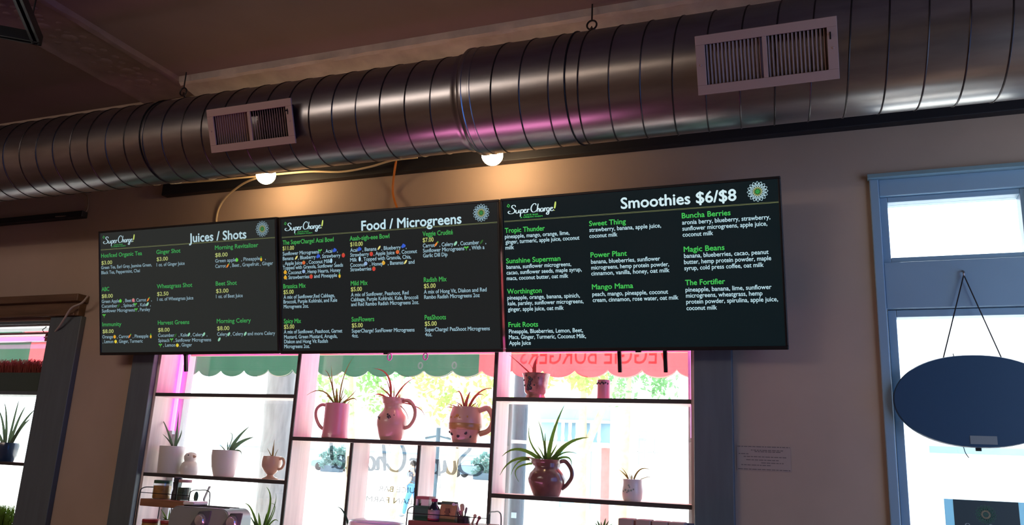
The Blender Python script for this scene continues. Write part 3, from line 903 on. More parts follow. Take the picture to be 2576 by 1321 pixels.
# ================================================================ POTS ON THE WINDOW SHELVES
PY = .072
M_soil = mat('potting_soil', (62, 48, 38), .9, vary=.3, scale=40)
M_leafgrey = mat('grey_green_leaf', (140, 160, 140), .5, trans=.6, vary=.15, scale=9)
M_leafgreen = mat('fresh_green_leaf', (132, 156, 92), .45, trans=.7, vary=.25, scale=9)
M_leafolive = mat('olive_leaf', (176, 150, 92), .5, trans=.5, vary=.25, scale=9)
M_leafred = mat('reddish_leaf', (206, 124, 116), .5, trans=.5, vary=.25, scale=9)
def potted(name, label, cat, cx, z, prof, mats, leaves=(), leafmat=None, base=None, handle=None, spout=None, hr=.009, soil=True, group=None, deco=None, lw=.008, tufts=0, potname='pot'):
    """prof: list of radius, height from the foot up to the rim, walls and a hollow mouth are added"""
    t = thing(name, (cx, PY, z), label, cat, group)
    mb = MB()
    outer = [(max(.002, r), z + h) for r, h in prof]
    rim = outer[-1]
    inner = [(rim[0] - .006, rim[1] + .001), (rim[0] - .008, rim[1] - .03)]
    mb.lathe([(.001, z + .0005)] + outer + inner, (cx, PY, 0), 40)
    if spout:                                        # pull the rim out to a lip
        sx, sz, reach = spout
        for i, (x, y, zz) in enumerate(mb.v):
            if zz > z + sz:
                d = Vector((x - cx, y - PY))
                f = max(0, -d.x / max(1e-4, d.length)) ** 6 * ((zz - z - sz) / (rim[1] - z - sz)) ** 1.5
                mb.v[i] = (x - reach * f, y * 1.0 + (PY - y) * .5 * f, zz + reach * .25 * f)
    body = mb.build(potname, mats[0], t, smooth=50)
    if handle:
        MB().tube(spline([(x, PY, h) for x, h in handle], 6), hr, 10, flat=1.25).build('handle', mats[0], body)
    if soil:
        MB().lathe([(.001, rim[1] - .014), (rim[0] - .008, rim[1] - .016), (rim[0] - .008, rim[1] - .022)], (cx, PY, 0), 24).build('soil', M_soil, t)
    if deco:
        deco(t, body)
    if leaves:
        mb = MB()
        bz = rim[1] - .016
        for L in leaves:
            tip, ctrl, w = L[0], L[1], L[2] if len(L) > 2 else lw
            bx = cx + max(-1, min(1, (tip[0] - cx) * 3)) * rim[0] * .35 + random.uniform(-.008, .008)
            dy = random.uniform(-.03, .03)
            b = (bx, PY + random.uniform(-.015, .015), bz)
            tp = (tip[0], PY + dy, tip[2])
            if ctrl is None:
                ct = ((bx * .6 + tip[0] * .4), PY + dy * .4, bz + (tip[2] - bz) * .65)
            else:
                ct = (2 * ctrl[0] - .5 * (bx + tip[0]), PY + dy * .4, 2 * ctrl[2] - .5 * (bz + tip[2]))
            mb.blade(b, ct, tp, w)
        for k in range(tufts):
            a = random.uniform(0, tau)
            q = rim[0] * .7 * random.random() ** .5
            hgt = random.uniform(.015, .045)
            b = (cx + q * cos(a), PY + q * sin(a), bz)
            mb.blade(b, (b[0] + .2 * q * cos(a), b[1], bz + hgt * .6), (b[0] + .5 * q * cos(a), b[1] + .3 * q * sin(a), bz + hgt), .003, 5)
        mb.build('foliage', leafmat, t)
    return t
def spots(colmats, z, cx, pts, r):                   # little painted motifs lying on the glaze
    def f(t, body):
        mb = MB()
        for dx, h, rad, k, s in pts:
            y = PY - math.sqrt(max(0, rad * rad - dx * dx)) - .0006
            mb.k = k
            mb.ball((cx + dx, y, z + h), r * s, 10, (1, .18, 1))
        mb.build('painted_motif', colmats, body)
    return f
M_motif = mat('dark_glaze_motif', (60, 56, 66), .4)
M_ochre = mat('ochre_glaze', (196, 150, 70), .4)
Lz, Rz, Cz, Uz = 1.323, 1.320, 1.545, 1.762
potted('potted_aloe', 'straight white pot with a narrow aloe, at the left end of the lower left shelf', 'potted plant', -.826, Lz, [(.066, 0), (.07, .004), (.076, .148)], [M_white],
       [((-0.966, 0.072, 1.625), (-0.899, 0.072, 1.553), .010), ((-0.813, 0.072, 1.666), (-0.813, 0.072, 1.555), .011), ((-0.763, 0.072, 1.563), (-0.778, 0.072, 1.523), .009), ((-0.922, 0.072, 1.536), None, .007), ((-0.817, 0.072, 1.548), None, .007)], M_leafgrey)
potted('potted_aloe', 'tapered white pot with an aloe leaning right, in the middle of the lower left shelf', 'potted plant', -.455, Lz, [(.05, 0), (.055, .004), (.07, .05), (.077, .1), (.077, .139)], [M_white],
       [((-0.322, 0.072, 1.595), (-0.397, 0.072, 1.525), .015), ((-0.279, 0.072, 1.537), (-0.370, 0.072, 1.505), .017), ((-0.418, 0.072, 1.390), (-0.438, 0.072, 1.460), .006), ((-0.335, 0.072, 1.418), (-0.360, 0.072, 1.463), .006), ((-0.482, 0.072, 1.549), (-0.432, 0.072, 1.541), .004), ((-0.535, 0.072, 1.491), None, .005), ((-0.463, 0.072, 1.515), None, .006)], M_leafgrey)
mug = potted('footed_mug', 'tan footed mug with a yellowish sprout, at the right end of the lower left shelf', 'mug', -.150, Lz,
       [(.04, 0), (.042, .006), (.022, .014), (.016, .022), (.03, .036), (.05, .062), (.053, .08), (.05, .112), (.048, .119)], [M_tan],
       [((-0.150, 0.072, 1.528), None, .005), ((-0.182, 0.072, 1.482), None, .004), ((-0.156, 0.072, 1.495), None, .004), ((-0.125, 0.072, 1.479), None, .003)], M_leafolive, handle=[(-.104, Lz + .105), (-.082, Lz + .108), (-.070, Lz + .085), (-.082, Lz + .06), (-.104, Lz + .052)], hr=.0055, potname='cup')
# ceramic bird
t = thing('bird_figurine', (-.695, PY, Lz), 'small white ceramic bird figurine between two white pots', 'figurine')
mb = MB()
mb.lathe([(.002, Lz + .0005), (.042, Lz), (.050, Lz + .02), (.05, Lz + .04), (.043, Lz + .06), (.032, Lz + .07), (.036, Lz + .085), (.037, Lz + .098), (.028, Lz + .113), (.012, Lz + .12), (.001, Lz + .121)], (-.695, PY, 0), 32)
mb.build('body', M_white, t)
MB().lathe([(.009, 0), (.006, .01), (.001, .018)], (-.666, PY - .012, Lz + .097), 12, Matrix.Rotation(pi / 2, 3, 'Y')).build('beak', M_tan, t)
MB().ball((-.685, PY - .033, Lz + .104), .004, 8).build('eye', M_motif, t)

potted('cylinder_pitcher', 'tall straight pink pitcher with spiky leaves, leftmost on the centre shelf', 'pitcher', .226, Cz, [(.064, 0), (.069, .004), (.066, .02), (.064, .06), (.064, .179)], [M_pinklit],
       [((0.275, 0.072, 1.965), (0.236, 0.072, 1.850), .006), ((0.172, 0.072, 1.919), (0.186, 0.072, 1.818), .006), ((0.135, 0.072, 1.896), (0.172, 0.072, 1.850), .005), ((0.022, 0.072, 1.766), (0.125, 0.072, 1.788), .006), ((0.141, 0.072, 1.761), (0.169, 0.072, 1.756), .006), ((0.328, 0.072, 1.813), (0.299, 0.072, 1.767), .004), ((0.365, 0.072, 1.713), (0.325, 0.072, 1.751), .005), ((0.256, 0.072, 1.827), None, .005), ((0.207, 0.072, 1.808), None, .012), ((0.280, 0.072, 1.788), None, .004)], M_leafolive,
       handle=[(.165, Cz + .165), (.13, Cz + .172), (.1, Cz + .15), (.098, Cz + .11), (.125, Cz + .065), (.163, Cz + .04)], hr=.007, tufts=18, spout=(0, .15, .012))
potted('belly_pitcher', 'tan pitcher with a pinched neck and reddish leaves, in the middle of the centre shelf', 'pitcher', .557, Cz,
       [(.05, 0), (.053, .004), (.066, .035), (.077, .075), (.078, .095), (.068, .125), (.05, .147), (.0455, .16), (.0455, .168), (.05, .184), (.062, .212)], [M_tan],
       [((0.431, 0.072, 1.906), (0.518, 0.072, 1.865), .008), ((0.463, 0.072, 1.818), None, .006), ((0.673, 0.072, 1.862), (0.610, 0.072, 1.821), .006), ((0.511, 0.072, 1.861), None, .005), ((0.553, 0.072, 1.837), None, .004), ((0.691, 0.072, 1.690), (0.642, 0.072, 1.737), .004), ((0.733, 0.072, 1.652), (0.701, 0.072, 1.710), .004), ((0.638, 0.072, 1.599), (0.636, 0.072, 1.682), .003), ((0.428, 0.072, 1.767), (0.472, 0.072, 1.775), .007), ((0.592, 0.072, 1.817), None, .004)], M_leafred,
       handle=[(.612, Cz + .2), (.65, Cz + .198), (.682, Cz + .16), (.684, Cz + .115), (.66, Cz + .075), (.63, Cz + .062)], hr=.0075, tufts=26, spout=(0, .17, .035),
       deco=spots([M_motif, M_ochre], Cz, .557, [(.012, .125, .069, 0, .9), (.022, .119, .071, 0, .8), (.016, .113, .073, 0, 1), (.028, .112, .073, 0, .7), (.04, .122, .068, 0, .7), (.022, .107, .075, 0, .6), (-.034, .108, .074, 0, .8), (-.05, .113, .071, 0, .9), (-.044, .106, .074, 0, .6), (-.03, .1, .076, 0, .6)], .0062))
def band3(t, body):
    MB().lathe([(.0805, Cz + .062), (.0845, Cz + .068), (.0858, Cz + .078), (.0852, Cz + .09), (.084, Cz + .093)], (.967, PY, 0), 40).build('ochre_band', mat('ochre_band_glaze', (186, 148, 92), .3, vary=.25, scale=20, coat=.4), body)
    spots([M_motif, M_ochre], Cz, .967, [(-.042, .04, .0715, 0, .9), (.034, .045, .0735, 0, .9), (-.004, .03, .067, 0, .9), (.05, .03, .067, 0, .7), (-.06, .05, .074, 0, .8), (-.008, .125, .0805, 1, 1), (-.02, .118, .0825, 1, .5), (.006, .117, .0825, 1, .5), (.04, .122, .0812, 1, .6), (-.045, .118, .0822, 1, .6)], .009)(t, body)
potted('round_pitcher', 'squat round pitcher with painted band and motifs, rightmost on the centre shelf', 'pitcher', .967, Cz,
       [(.056, 0), (.059, .004), (.066, .03), (.079, .06), (.0845, .085), (.083, .115), (.077, .14), (.072, .155), (.07, .171)], [M_tan],
       [((1.099, 0.072, 1.813), (1.024, 0.072, 1.789), .008), ((1.069, 0.072, 1.770), (1.020, 0.072, 1.773), .007), ((0.908, 0.072, 1.784), (0.934, 0.072, 1.784), .006), ((0.891, 0.072, 1.748), None, .004), ((0.847, 0.072, 1.713), (0.878, 0.072, 1.717), .004), ((0.991, 0.072, 1.794), (0.974, 0.072, 1.759), .011), ((0.850, 0.072, 1.734), None, .004), ((1.039, 0.072, 1.743), None, .005), ((0.957, 0.072, 1.765), None, .006)], M_leafred,
       handle=[(1.033, Cz + .155), (1.06, Cz + .165), (1.082, Cz + .168), (1.105, Cz + .14), (1.112, Cz + .1), (1.09, Cz + .062), (1.045, Cz + .045)], hr=.011, tufts=26, deco=band3)
potted('footed_pot', 'dark patterned footed pot with a thin stalk, at the left of the upper right shelf', 'potted plant', 1.325, Uz,
       [(.046, 0), (.05, .004), (.044, .014), (.042, .02), (.052, .03), (.057, .07), (.063, .108), (.067, .119)], [mat('mottled_tan_glaze', (178, 128, 112), .22, vary=.55, scale=30, coat=.6)],
       [((1.189, 0.072, 1.970), (1.243, 0.072, 1.927), .004), ((1.327, 0.072, 1.973), (1.309, 0.072, 1.927), .011), ((1.278, 0.072, 1.932), None, .003), ((1.324, 0.072, 1.950), None, .007)], M_leafred,
       deco=spots([M_motif], Uz, 1.325, [(.03, .095, .061, 0, .4), (-.012, .094, .061, 0, .9), (-.002, .086, .06, 0, .8), (-.01, .078, .059, 0, 1), (-.012, .066, .057, 0, 1.1), (-.016, .054, .0555, 0, 1.2), (-.008, .046, .0545, 0, 1.1), (-.02, .042, .054, 0, .9), (-.046, .085, .0599, 0, .5), (-.04, .06, .0562, 0, .6), (-.03, .105, .0627, 0, .5), (.012, .06, .056, 0, .5)], .009))
potted('tin_cup', 'narrow pink tin beaker with a dark printed rim, alone on the upper right shelf', 'cup', 1.659, Uz, [(.03, 0), (.031, .003), (.031, .087), (.0315, .09)], [M_pinklit], soil=False, potname='cup',
       deco=spots([M_motif], Uz, 1.659, [(-.024, .072, .031, 0, 1), (-.016, .076, .031, 0, 1.1), (-.008, .071, .031, 0, 1), (0, .077, .031, 0, 1), (.008, .072, .031, 0, 1.1), (.016, .076, .031, 0, 1), (.024, .072, .031, 0, 1)], .0048))
potted('big_brown_pitcher', 'big brown glazed pitcher with long arching leaves on the lower right shelf', 'pitcher', 1.397, Rz,
       [(.058, 0), (.061, .004), (.074, .03), (.087, .058), (.0895, .075), (.083, .1), (.068, .116), (.059, .126), (.06, .14), (.066, .155), (.07, .163)], [M_brownglz],
       [((1.466, 0.072, 1.737), (1.417, 0.072, 1.604), .013), ((1.344, 0.072, 1.671), (1.371, 0.072, 1.592), .005), ((1.296, 0.072, 1.653), (1.306, 0.072, 1.561), .006), ((1.588, 0.072, 1.591), (1.485, 0.072, 1.556), .014), ((1.176, 0.072, 1.490), (1.262, 0.072, 1.525), .011), ((1.165, 0.072, 1.402), (1.244, 0.072, 1.480), .010), ((1.209, 0.072, 1.404), (1.268, 0.072, 1.476), .008), ((1.513, 0.072, 1.460), (1.487, 0.072, 1.498), .007), ((1.534, 0.072, 1.516), (1.469, 0.072, 1.516), .005), ((1.259, 0.072, 1.377), (1.254, 0.072, 1.444), .006), ((1.386, 0.072, 1.603), (1.385, 0.072, 1.531), .009), ((1.439, 0.072, 1.558), (1.420, 0.072, 1.517), .007), ((1.331, 0.072, 1.547), None, .005), ((1.487, 0.072, 1.561), (1.450, 0.072, 1.518), .009), ((1.283, 0.072, 1.491), None, .007)], M_leafgreen,
       handle=[(1.455, Rz + .155), (1.485, Rz + .158), (1.513, Rz + .125), (1.517, Rz + .09), (1.495, Rz + .055), (1.47, Rz + .035)], hr=.0075, tufts=20, spout=(0, .125, .035))
potted('small_white_pot', 'small white pinched pot with a drooping seedling on the lower right shelf', 'potted plant', 1.80, Rz,
       [(.036, 0), (.04, .004), (.043, .012), (.049, .03), (.0495, .045), (.046, .065), (.0445, .078), (.047, .093)], [M_white],
       [((1.739, 0.072, 1.452), None, .005), ((1.748, 0.072, 1.461), (1.769, 0.072, 1.439), .003), ((1.882, 0.072, 1.456), (1.833, 0.072, 1.456), .005), ((1.877, 0.072, 1.402), (1.875, 0.072, 1.427), .002), ((1.808, 0.072, 1.431), None, .005)], M_leafolive,
       deco=spots([mat('grey_green_motif', (158, 170, 160), .5)], Rz, 1.80, [(-.006, .067, .0462, 0, .8), (-.002, .06, .0475, 0, .7), (-.02, .047, .0497, 0, .9), (-.006, .044, .0497, 0, 1), (.006, .046, .0497, 0, .8), (.016, .051, .0492, 0, .7), (-.03, .041, .0497, 0, .7), (-.013, .037, .0497, 0, .6)], .0055), tufts=3)

# ================================================================ PINK GROW LAMPS
M_led = mat('pink_grow_led', (255, 120, 220), .5, emit=(255, 60, 205), estr=26.0)
M_led2 = mat('pink_grow_tube', (255, 160, 230), .5, emit=(255, 110, 220), estr=3.0)
M_lamp = mat('lamp_housing', (210, 216, 222), .35, metal=.2)
def growbar(x0, x1, y, z, label):  # hidden lamp, assumed from the pink light on the pots
    t = thing('assumed_grow_lamp', ((x0 + x1) / 2, y, z), label, 'grow lamp', 'pink grow lamps behind the menu screens')
    mb = MB()
    mb.box(x0, x1, y - .03, y + .03, z + .012, z + .035).box(x0, x1, y - .034, y - .03, z - .012, z + .035)
    mb.build('housing', M_lamp, t, smooth=0)
    MB().tube([(x0 + .03, y, z), (x1 - .03, y, z)], .008, 10).build('tube', M_led, t)
    for x in (x0 + .012, x1 - .012):
        MB().box(x - .01, x + .01, y - .014, y + .014, z - .012, z + .012).build('end_cap', M_lamp, t, smooth=0)
growbar(-.88, -.05, .085, 2.07, 'pink grow lamp behind the foot of the left menu screen')
growbar(.06, 1.1, .085, 2.07, 'pink grow lamp behind the foot of the middle menu screen')
growbar(1.2, 2.03, .085, 2.07, 'pink grow lamp behind the foot of the right menu screen')
for x, y, lab, z0 in ((-.93, .15, 'upright pink grow tube at the left jamb of the middle window', 1.56), (2.066, .055, 'upright pink grow strip at the right jamb of the middle window', 1.60)):
    t = thing('grow_strip', (x, y, z0), lab, 'grow lamp')
    MB().tube([(x, y, z0), (x, y, 2.18)], .011 if x < 0 else .005, 10).build('tube', M_led2, t)
    MB().box(x - .012, x + .012, y - .012, y + .012, z0 - .02, z0).build('end_cap', M_lamp, t, smooth=0)
    MB().box(x - .012, x + .012, y - .012, y + .012, 2.18, 2.2).build('end_cap', M_lamp, t, smooth=0)
for px_ in ((0.537, 0.030, 1.962), (0.743, 0.030, 1.963)):
    t = MB().tube([(px_[0] + .012 * sin(a), .03, px_[2] + .017 * cos(a)) for a in [tau * i / 20 for i in range(20)]], .0035, 8, closed=True).build('cable_loop', mat('pink_lit_cable', (236, 120, 210), .4))  # pink lamp light is put into the loop colour
    tag(t, 'small pink cable loop hanging under the middle menu screen', 'cable', 'pink cable loops')
    tag(MB().tube([(px_[0], .03, px_[2] + .0165), (px_[0] + .004, .045, 2.10)], .002, 6).build('hanging_wire', M_black), 'short wire from a pink cable loop up to the grow lamp', 'cable', 'wires of the pink cable loops')

# ================================================================ LEFT WINDOW: GROW LAMP AND MICROGREENS
lx1 = (-1.912, 0.060, 2.198)[0]
t = thing('tube_lamp', (-2.6, .06, 2.08), 'pale tube lamp housing with a bright pink tube in the left window', 'lamp')
MB().box(-3.6, lx1, .03, .09, 2.172, 2.198).build('top_rail', M_lamp, t, smooth=0, bevel=.003)
mb = MB()
mb.prism([(.02, 2.118), (.035, 2.135), (.085, 2.135), (.1, 2.118), (.085, 2.122), (.035, 2.122)], -3.5, lx1 - .012, T=lambda v: (v[1], v[0], v[2]))
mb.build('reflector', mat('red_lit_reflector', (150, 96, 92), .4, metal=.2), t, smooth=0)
MB().tube([(-3.45, .06, 2.095), ((-1.959, 0.060, 2.097)[0], .06, 2.095)], .015, 12).build('tube', mat('hot_pink_tube', (255, 190, 245), .4, emit=(255, 120, 232), estr=2.4), t)
MB().box(lx1 - .05, lx1 - .018, .045, .075, 2.078, 2.122).build('end_cap', mat('dull_rose_plastic', (170, 90, 84), .5), t, smooth=0, bevel=.003)
for a in (lx1 - .07, -3.0):
    MB().tube([(a, .06, 2.172), (a - .006, .04, 2.15), (a - .01, .06, 2.135)], .003, 6).build('hook_wire', M_black, t)
board_l = tag(MB().box(-3.68, -1.862, .004, .17, 1.74, 1.762).build('window_shelf', M_frame, smooth=0, bevel=.003), 'slate coloured shelf across the left window under the microgreens tray', 'shelf', 'shelves of the left window')
tag(MB().box(-3.68, -1.862, .004, .17, 1.318, 1.336).build('window_shelf', M_edge, smooth=0, bevel=.003), 'thin dark shelf across the left window below the leafy pot', 'shelf', 'shelves of the left window')
def tray(x0, x1, z, h, gh, n, label, cols):
    t = thing('microgreens_tray', ((x0 + x1) / 2, .09, z), label, 'tray', 'microgreens trays in the left window')
    mb = MB()
    mb.box(x0, x1, .012, .165, z, z + .006)
    for a, b, c, d in ((x0, x1, .012, .018), (x0, x1, .159, .165), (x0, x0 + .006, .018, .159), (x1 - .006, x1, .018, .159)):
        mb.box(a, b, c, d, z + .006, z + h)
    mb.build('tray', mat('dark_green_tray', (62, 78, 72), .5), t, smooth=0)
    MB().box(x0 + .006, x1 - .006, .018, .159, z + .006, z + h - .012).build('soil', M_soil, t, smooth=0)
    mb = MB()
    for i in range(n):
        a = random.random()
        x = x0 + .01 + (x1 - x0 - .02) * a
        edge = min(1, (x1 - x) / .12 + .35)
        y = random.uniform(.02, .157)
        L = gh * random.uniform(.6, 1.0) * edge
        dx, dy = random.uniform(-.02, .02), random.uniform(-.015, .01)
        zt = z + h - .012
        w = .0016
        mb.add([(x - w, y, zt), (x + w, y, zt), (x + dx + w * .6, y + dy, zt + L), (x + dx - w * .6, y + dy, zt + L)], [(0, 1, 2, 3)])
        mb.add([(x + dx - .004, y + dy, zt + L), (x + dx, y + dy - .002, zt + L - .002), (x + dx + .004, y + dy, zt + L + .001), (x + dx, y + dy + .002, zt + L + .003)], [(0, 1, 2, 3)])
    g = mb.build('microgreens', cols, t, smooth=0)
    g['kind'] = 'stuff'
tray(-3.4, -1.90, 1.762, .115, .10, 5200, 'dark tray of reddish microgreens under the pink tube, in the left window', mat('red_lit_sprouts', (150, 74, 62), .6, trans=.3, vary=.3, scale=30))  # red light from the lamp is put into the sprout colour
tray(-3.4, -1.93, .90, .06, .13, 5200, 'tray of bright green microgreens on the sill of the left window', mat('bright_green_sprouts', (104, 140, 50), .6, trans=.3, vary=.3, scale=30))
# pot of leaves half cut by the picture edge
t = thing('potted_agave', (-2.17, .09, 1.336), 'dark pot of long pointed leaves on the thin shelf of the left window', 'potted plant')
MB().lathe([(.001, 1.3365), (.05, 1.336), (.066, 1.37), (.07, 1.43), (.066, 1.45), (.06, 1.45), (.058, 1.435)], (-2.17, .09, 0), 28).build('pot', mat('blue_black_glaze', (44, 62, 92), .2, coat=.6), t)
mb = MB()
for tx, tz, w in ((-1.96, 1.66, .016), (-1.99, 1.60, .017), (-2.05, 1.68, .016), (-2.3, 1.66, .015), (-2.25, 1.7, .014), (-2.12, 1.72, .014), (-2.38, 1.58, .014)):
    mb.blade((-2.17 + (tx + 2.17) * .15, .09, 1.43), (-2.17 + (tx + 2.17) * .5, .085, 1.43 + (tz - 1.43) * .75), (tx, .075, tz), w, nose=.6)
mb.build('foliage', M_leafgrey, t)

# ================================================================ RACKS AND KITCHEN THINGS ON THE LEDGE
LZ = 1.03
M_oak = mat('oiled_oak', (150, 102, 72), .5, vary=.25, scale=5, stretch=(1, 8, 8))
M_redwood = mat('red_brown_wood', (124, 66, 58), .5, vary=.25, scale=5, stretch=(1, 8, 8))
def rack(x0, x1, zb, zt, m, label, board_h):
    t = thing('spice_rack', ((x0 + x1) / 2, -.16, LZ), label, 'rack')
    MB().box(x0, x1, -.235, -.095, zt - board_h, zt).build('board', m, t, smooth=0, bevel=.003)
    MB().box(x0 + .01, x1 - .01, -.23, -.1, LZ + .002, LZ + .012).build('lower_board', m, t, smooth=0, bevel=.003)
    for s, x in ((-1, x0), (1, x1)):
        MB().tube(spline([(x + s * .004, -.24, LZ), (x + s * .004, -.24, zt + .015), (x + s * .002 + .0, -.225, zt + .052), (x, -.165, zt + .056), (x, -.105, zt + .052), (x + s * .004, -.09, zt + .015), (x + s * .004, -.09, LZ)], 5), .0028, 8).build('wire_side', M_black, t)
    MB().tube([(x0 - .004, -.24, zt + .03), (x1 + .004, -.24, zt + .03)], .002, 6).build('wire_rail', M_black, t)
    for x in (x0 + .08, x0 + .13):
        MB().tube([(x, -.09, LZ), (x, -.09, zt - board_h + .001)], .003, 6).build('wire_strut', M_black, t)
    return t
x0, x1 = (-0.710, -0.235, 1.183)[0], (-0.393, -0.235, 1.193)[0]
zt1 = (-0.559, -0.235, 1.199)[2]
rack(x0, x1, 1.0, zt1, M_oak, 'two tier spice rack with oak boards, left on the ledge', .036)
def jar(name, x, y, z, r, h, glassm, fill, lidm, label, cat='jar', group=None, fh=.7, lh=.016, lid=True):
    t = thing(name, (x, y, z), label, cat, group)
    MB().lathe([(.001, z + .0005), (r * .95, z), (r, z + .006), (r, z + h * .86), (r * .85, z + h - lh * .6)], (x, y, 0), 24).build('glass', glassm, t)
    if fill:
        MB().lathe([(.001, z + .003), (r * .9, z + .003), (r * .94, z + .008), (r * .94, z + h * fh), (.001, z + h * fh + .001)], (x, y, 0), 24).build('contents', fill, t)
    if lid:
        MB().lathe([(.001, z + h - lh), (r * .95, z + h - lh), (r * .97, z + h - lh + .002), (r * .97, z + h - .002), (r * .93, z + h), (.001, z + h)], (x, y, 0), 24).build('lid', lidm, t)
    return t
M_amber = mat('amber_spice', (186, 128, 62), .6, vary=.3, scale=30)
M_glid = mat('green_lid', (52, 92, 62), .4)
M_rlid = mat('red_lid', (170, 42, 54), .4)
jx = (-0.646, -0.160, 1.249)[0]
jar('spice_jar', jx, -.16, zt1, .046, (-0.655, -0.160, 1.293)[2] - zt1, M_jarglass, M_amber, M_glid, 'amber spice jar with a green lid on the oak rack')
px0 = (-0.558, -0.150, 1.254)[0]
t = thing('pepper_mill', (px0, -.15, zt1), 'tall dark pepper mill beside the amber spice jar', 'mill')
hz = (-0.569, -0.150, 1.313)[2] - zt1
MB().lathe([(.001, zt1 + .0005), (.023, zt1), (.023, zt1 + hz * .3), (.019, zt1 + hz * .45), (.022, zt1 + hz * .7), (.023, zt1 + hz * .78)], (px0, -.15, 0), 20).build('body', mat('charcoal_plastic', (50, 54, 60), .4), t)
MB().lathe([(.018, zt1 + hz * .78), (.021, zt1 + hz * .82), (.021, zt1 + hz * .98), (.015, zt1 + hz), (.001, zt1 + hz)], (px0, -.15, 0), 20).build('cap', mat('charcoal_cap', (62, 66, 72), .4), t)
jx2 = (-0.499, -0.160, 1.257)[0]
jar('herb_jar', jx2, -.16, zt1, .034, (-0.508, -0.160, 1.302)[2] - zt1, M_jarglass, mat('dark_herbs', (58, 86, 74), .8, vary=.3, scale=30), mat('rose_lid', (196, 150, 150), .4), 'tall jar of dark green herbs with a pale lid on the oak rack', fh=.62, lh=.014)
for k, (a, b, c) in enumerate((((-0.660, -0.190, 1.098), .045, 'squat jar with a red lid on the lower tier of the oak rack, left one'), ((-0.541, -0.190, 1.098), .042, 'squat jar with a red lid on the lower tier of the oak rack, right one'))):
    jar('squat_jar', a[0], -.19, LZ + .012, b, a[2] - LZ - .012, M_jarglass, M_amber, M_rlid, c, 'jar', 'squat red lidded jars')
# spoons behind the toaster
ux = (-0.489, -0.080, 1.217)
uh = thing('utensil_crock', (ux[0] + .03, -.05, LZ), 'small grey crock with spoons behind the chrome toaster', 'crock')
MB().lathe([(.001, LZ + .0005), (.036, LZ), (.038, LZ + .1), (.034, LZ + .1), (.033, LZ + .09)], (ux[0] + .03, -.05, 0), 20).build('crock', mat('grey_stoneware', (150, 150, 148), .4), uh)
sp = thing('serving_spoon', (ux[0] + .01, -.05, LZ + .01), 'teal serving spoon standing in the crock', 'spoon')
mb = MB()
mb.tube([(ux[0] + .015, -.05, LZ + .01), (ux[0], -.05, LZ + .14), (ux[0] - .002, -.05, (-0.511, -0.050, 1.191)[2])], .004, 8)
mb.ball((-0.515, -0.050, 1.215), .022, 14, (.7, .25, 1.25))
mb.build('spoon', mat('teal_plastic', (60, 110, 108), .4), sp)
mb = MB()
a, b = (-0.459, -0.050, 1.208), (-0.433, -0.050, 1.272)
mb.tube([(ux[0] + .04, -.05, LZ + .012), a, b], [.005, .009, .009], 8, flat=.5)
tag(mb.build('spatula', mat('grey_spatula', (176, 170, 168), .4)), 'grey spatula leaning right in the crock', 'spatula')

# chrome toaster
ax, bx = (-0.305, -0.370, 1.156)[0], (0.046, -0.370, 1.168)[0]
zt = (-0.112, -0.370, 1.193)[2]
cxm = (ax + bx) / 2
t = thing('chrome_toaster', (cxm, -.37, LZ), 'chrome toaster with two round dials on its front', 'toaster')
hw = (bx - ax) / 2
mb = MB()
poly = []
for i in range(13):
    q = pi - pi * i / 12
    sx = 1 if cos(q) > 0 else -1
    poly.append((cxm + sx * (hw - .05) + .05 * cos(q), zt - .05 + .05 * sin(q) * (1 if i not in (0, 12) else 0)))
poly += [(cxm + hw, LZ + .012), (cxm - hw, LZ + .012)]
mb.prism(poly, -.45, -.29)
body = mb.build('body', mat('brushed_chrome', (160, 172, 172), .34, metal=.6), t, smooth=30, bevel=.004)
for s in (-1, 1):
    MB().box(cxm + s * hw * .8 - .02, cxm + s * hw * .8 + .02, -.43, -.31, LZ, LZ + .012).build('foot', M_black, t, smooth=0)
for q in (-.405, -.335):
    MB().box(cxm - hw * .7, cxm + hw * .7, q - .014, q + .014, zt - .002, zt + .0025).build('bread_slot', M_dark, t, smooth=0)
for c in ((-0.106, -0.452, 1.136), (0.075, -0.452, 1.139)):
    mb = MB()
    mb.prism([(c[0] - .075, LZ + .014), (c[0] - .06, c[2] - .02), (c[0] - .02, c[2] + .038), (c[0] + .035, zt - .012), (c[0] + .048, zt - .012), (c[0] + .042, c[2]), (c[0] + .02, LZ + .014)], -.456, -.449)
    mb.build('dial_panel', mat('dark_grey_panel', (84, 88, 94), .35), t, smooth=0, bevel=.002)
    d = MB().lathe([(.028, 0), (.03, .004), (.03, .01), (.024, .014), (.022, .02), (.001, .022)], (c[0], -.456, c[2]), 28, Matrix.Rotation(pi / 2, 3, 'X')).build('dial', mat('dial_metal', (216, 220, 222), .2, metal=.8), t)
tag(MB().box((-0.262, -0.370, 1.199)[0], (-0.195, -0.370, 1.202)[0], -.42, -.32, zt + .0035, zt + .02).build('folded_napkin', M_white, smooth=0, bevel=.006), 'folded white napkin lying on the chrome toaster', 'napkin')

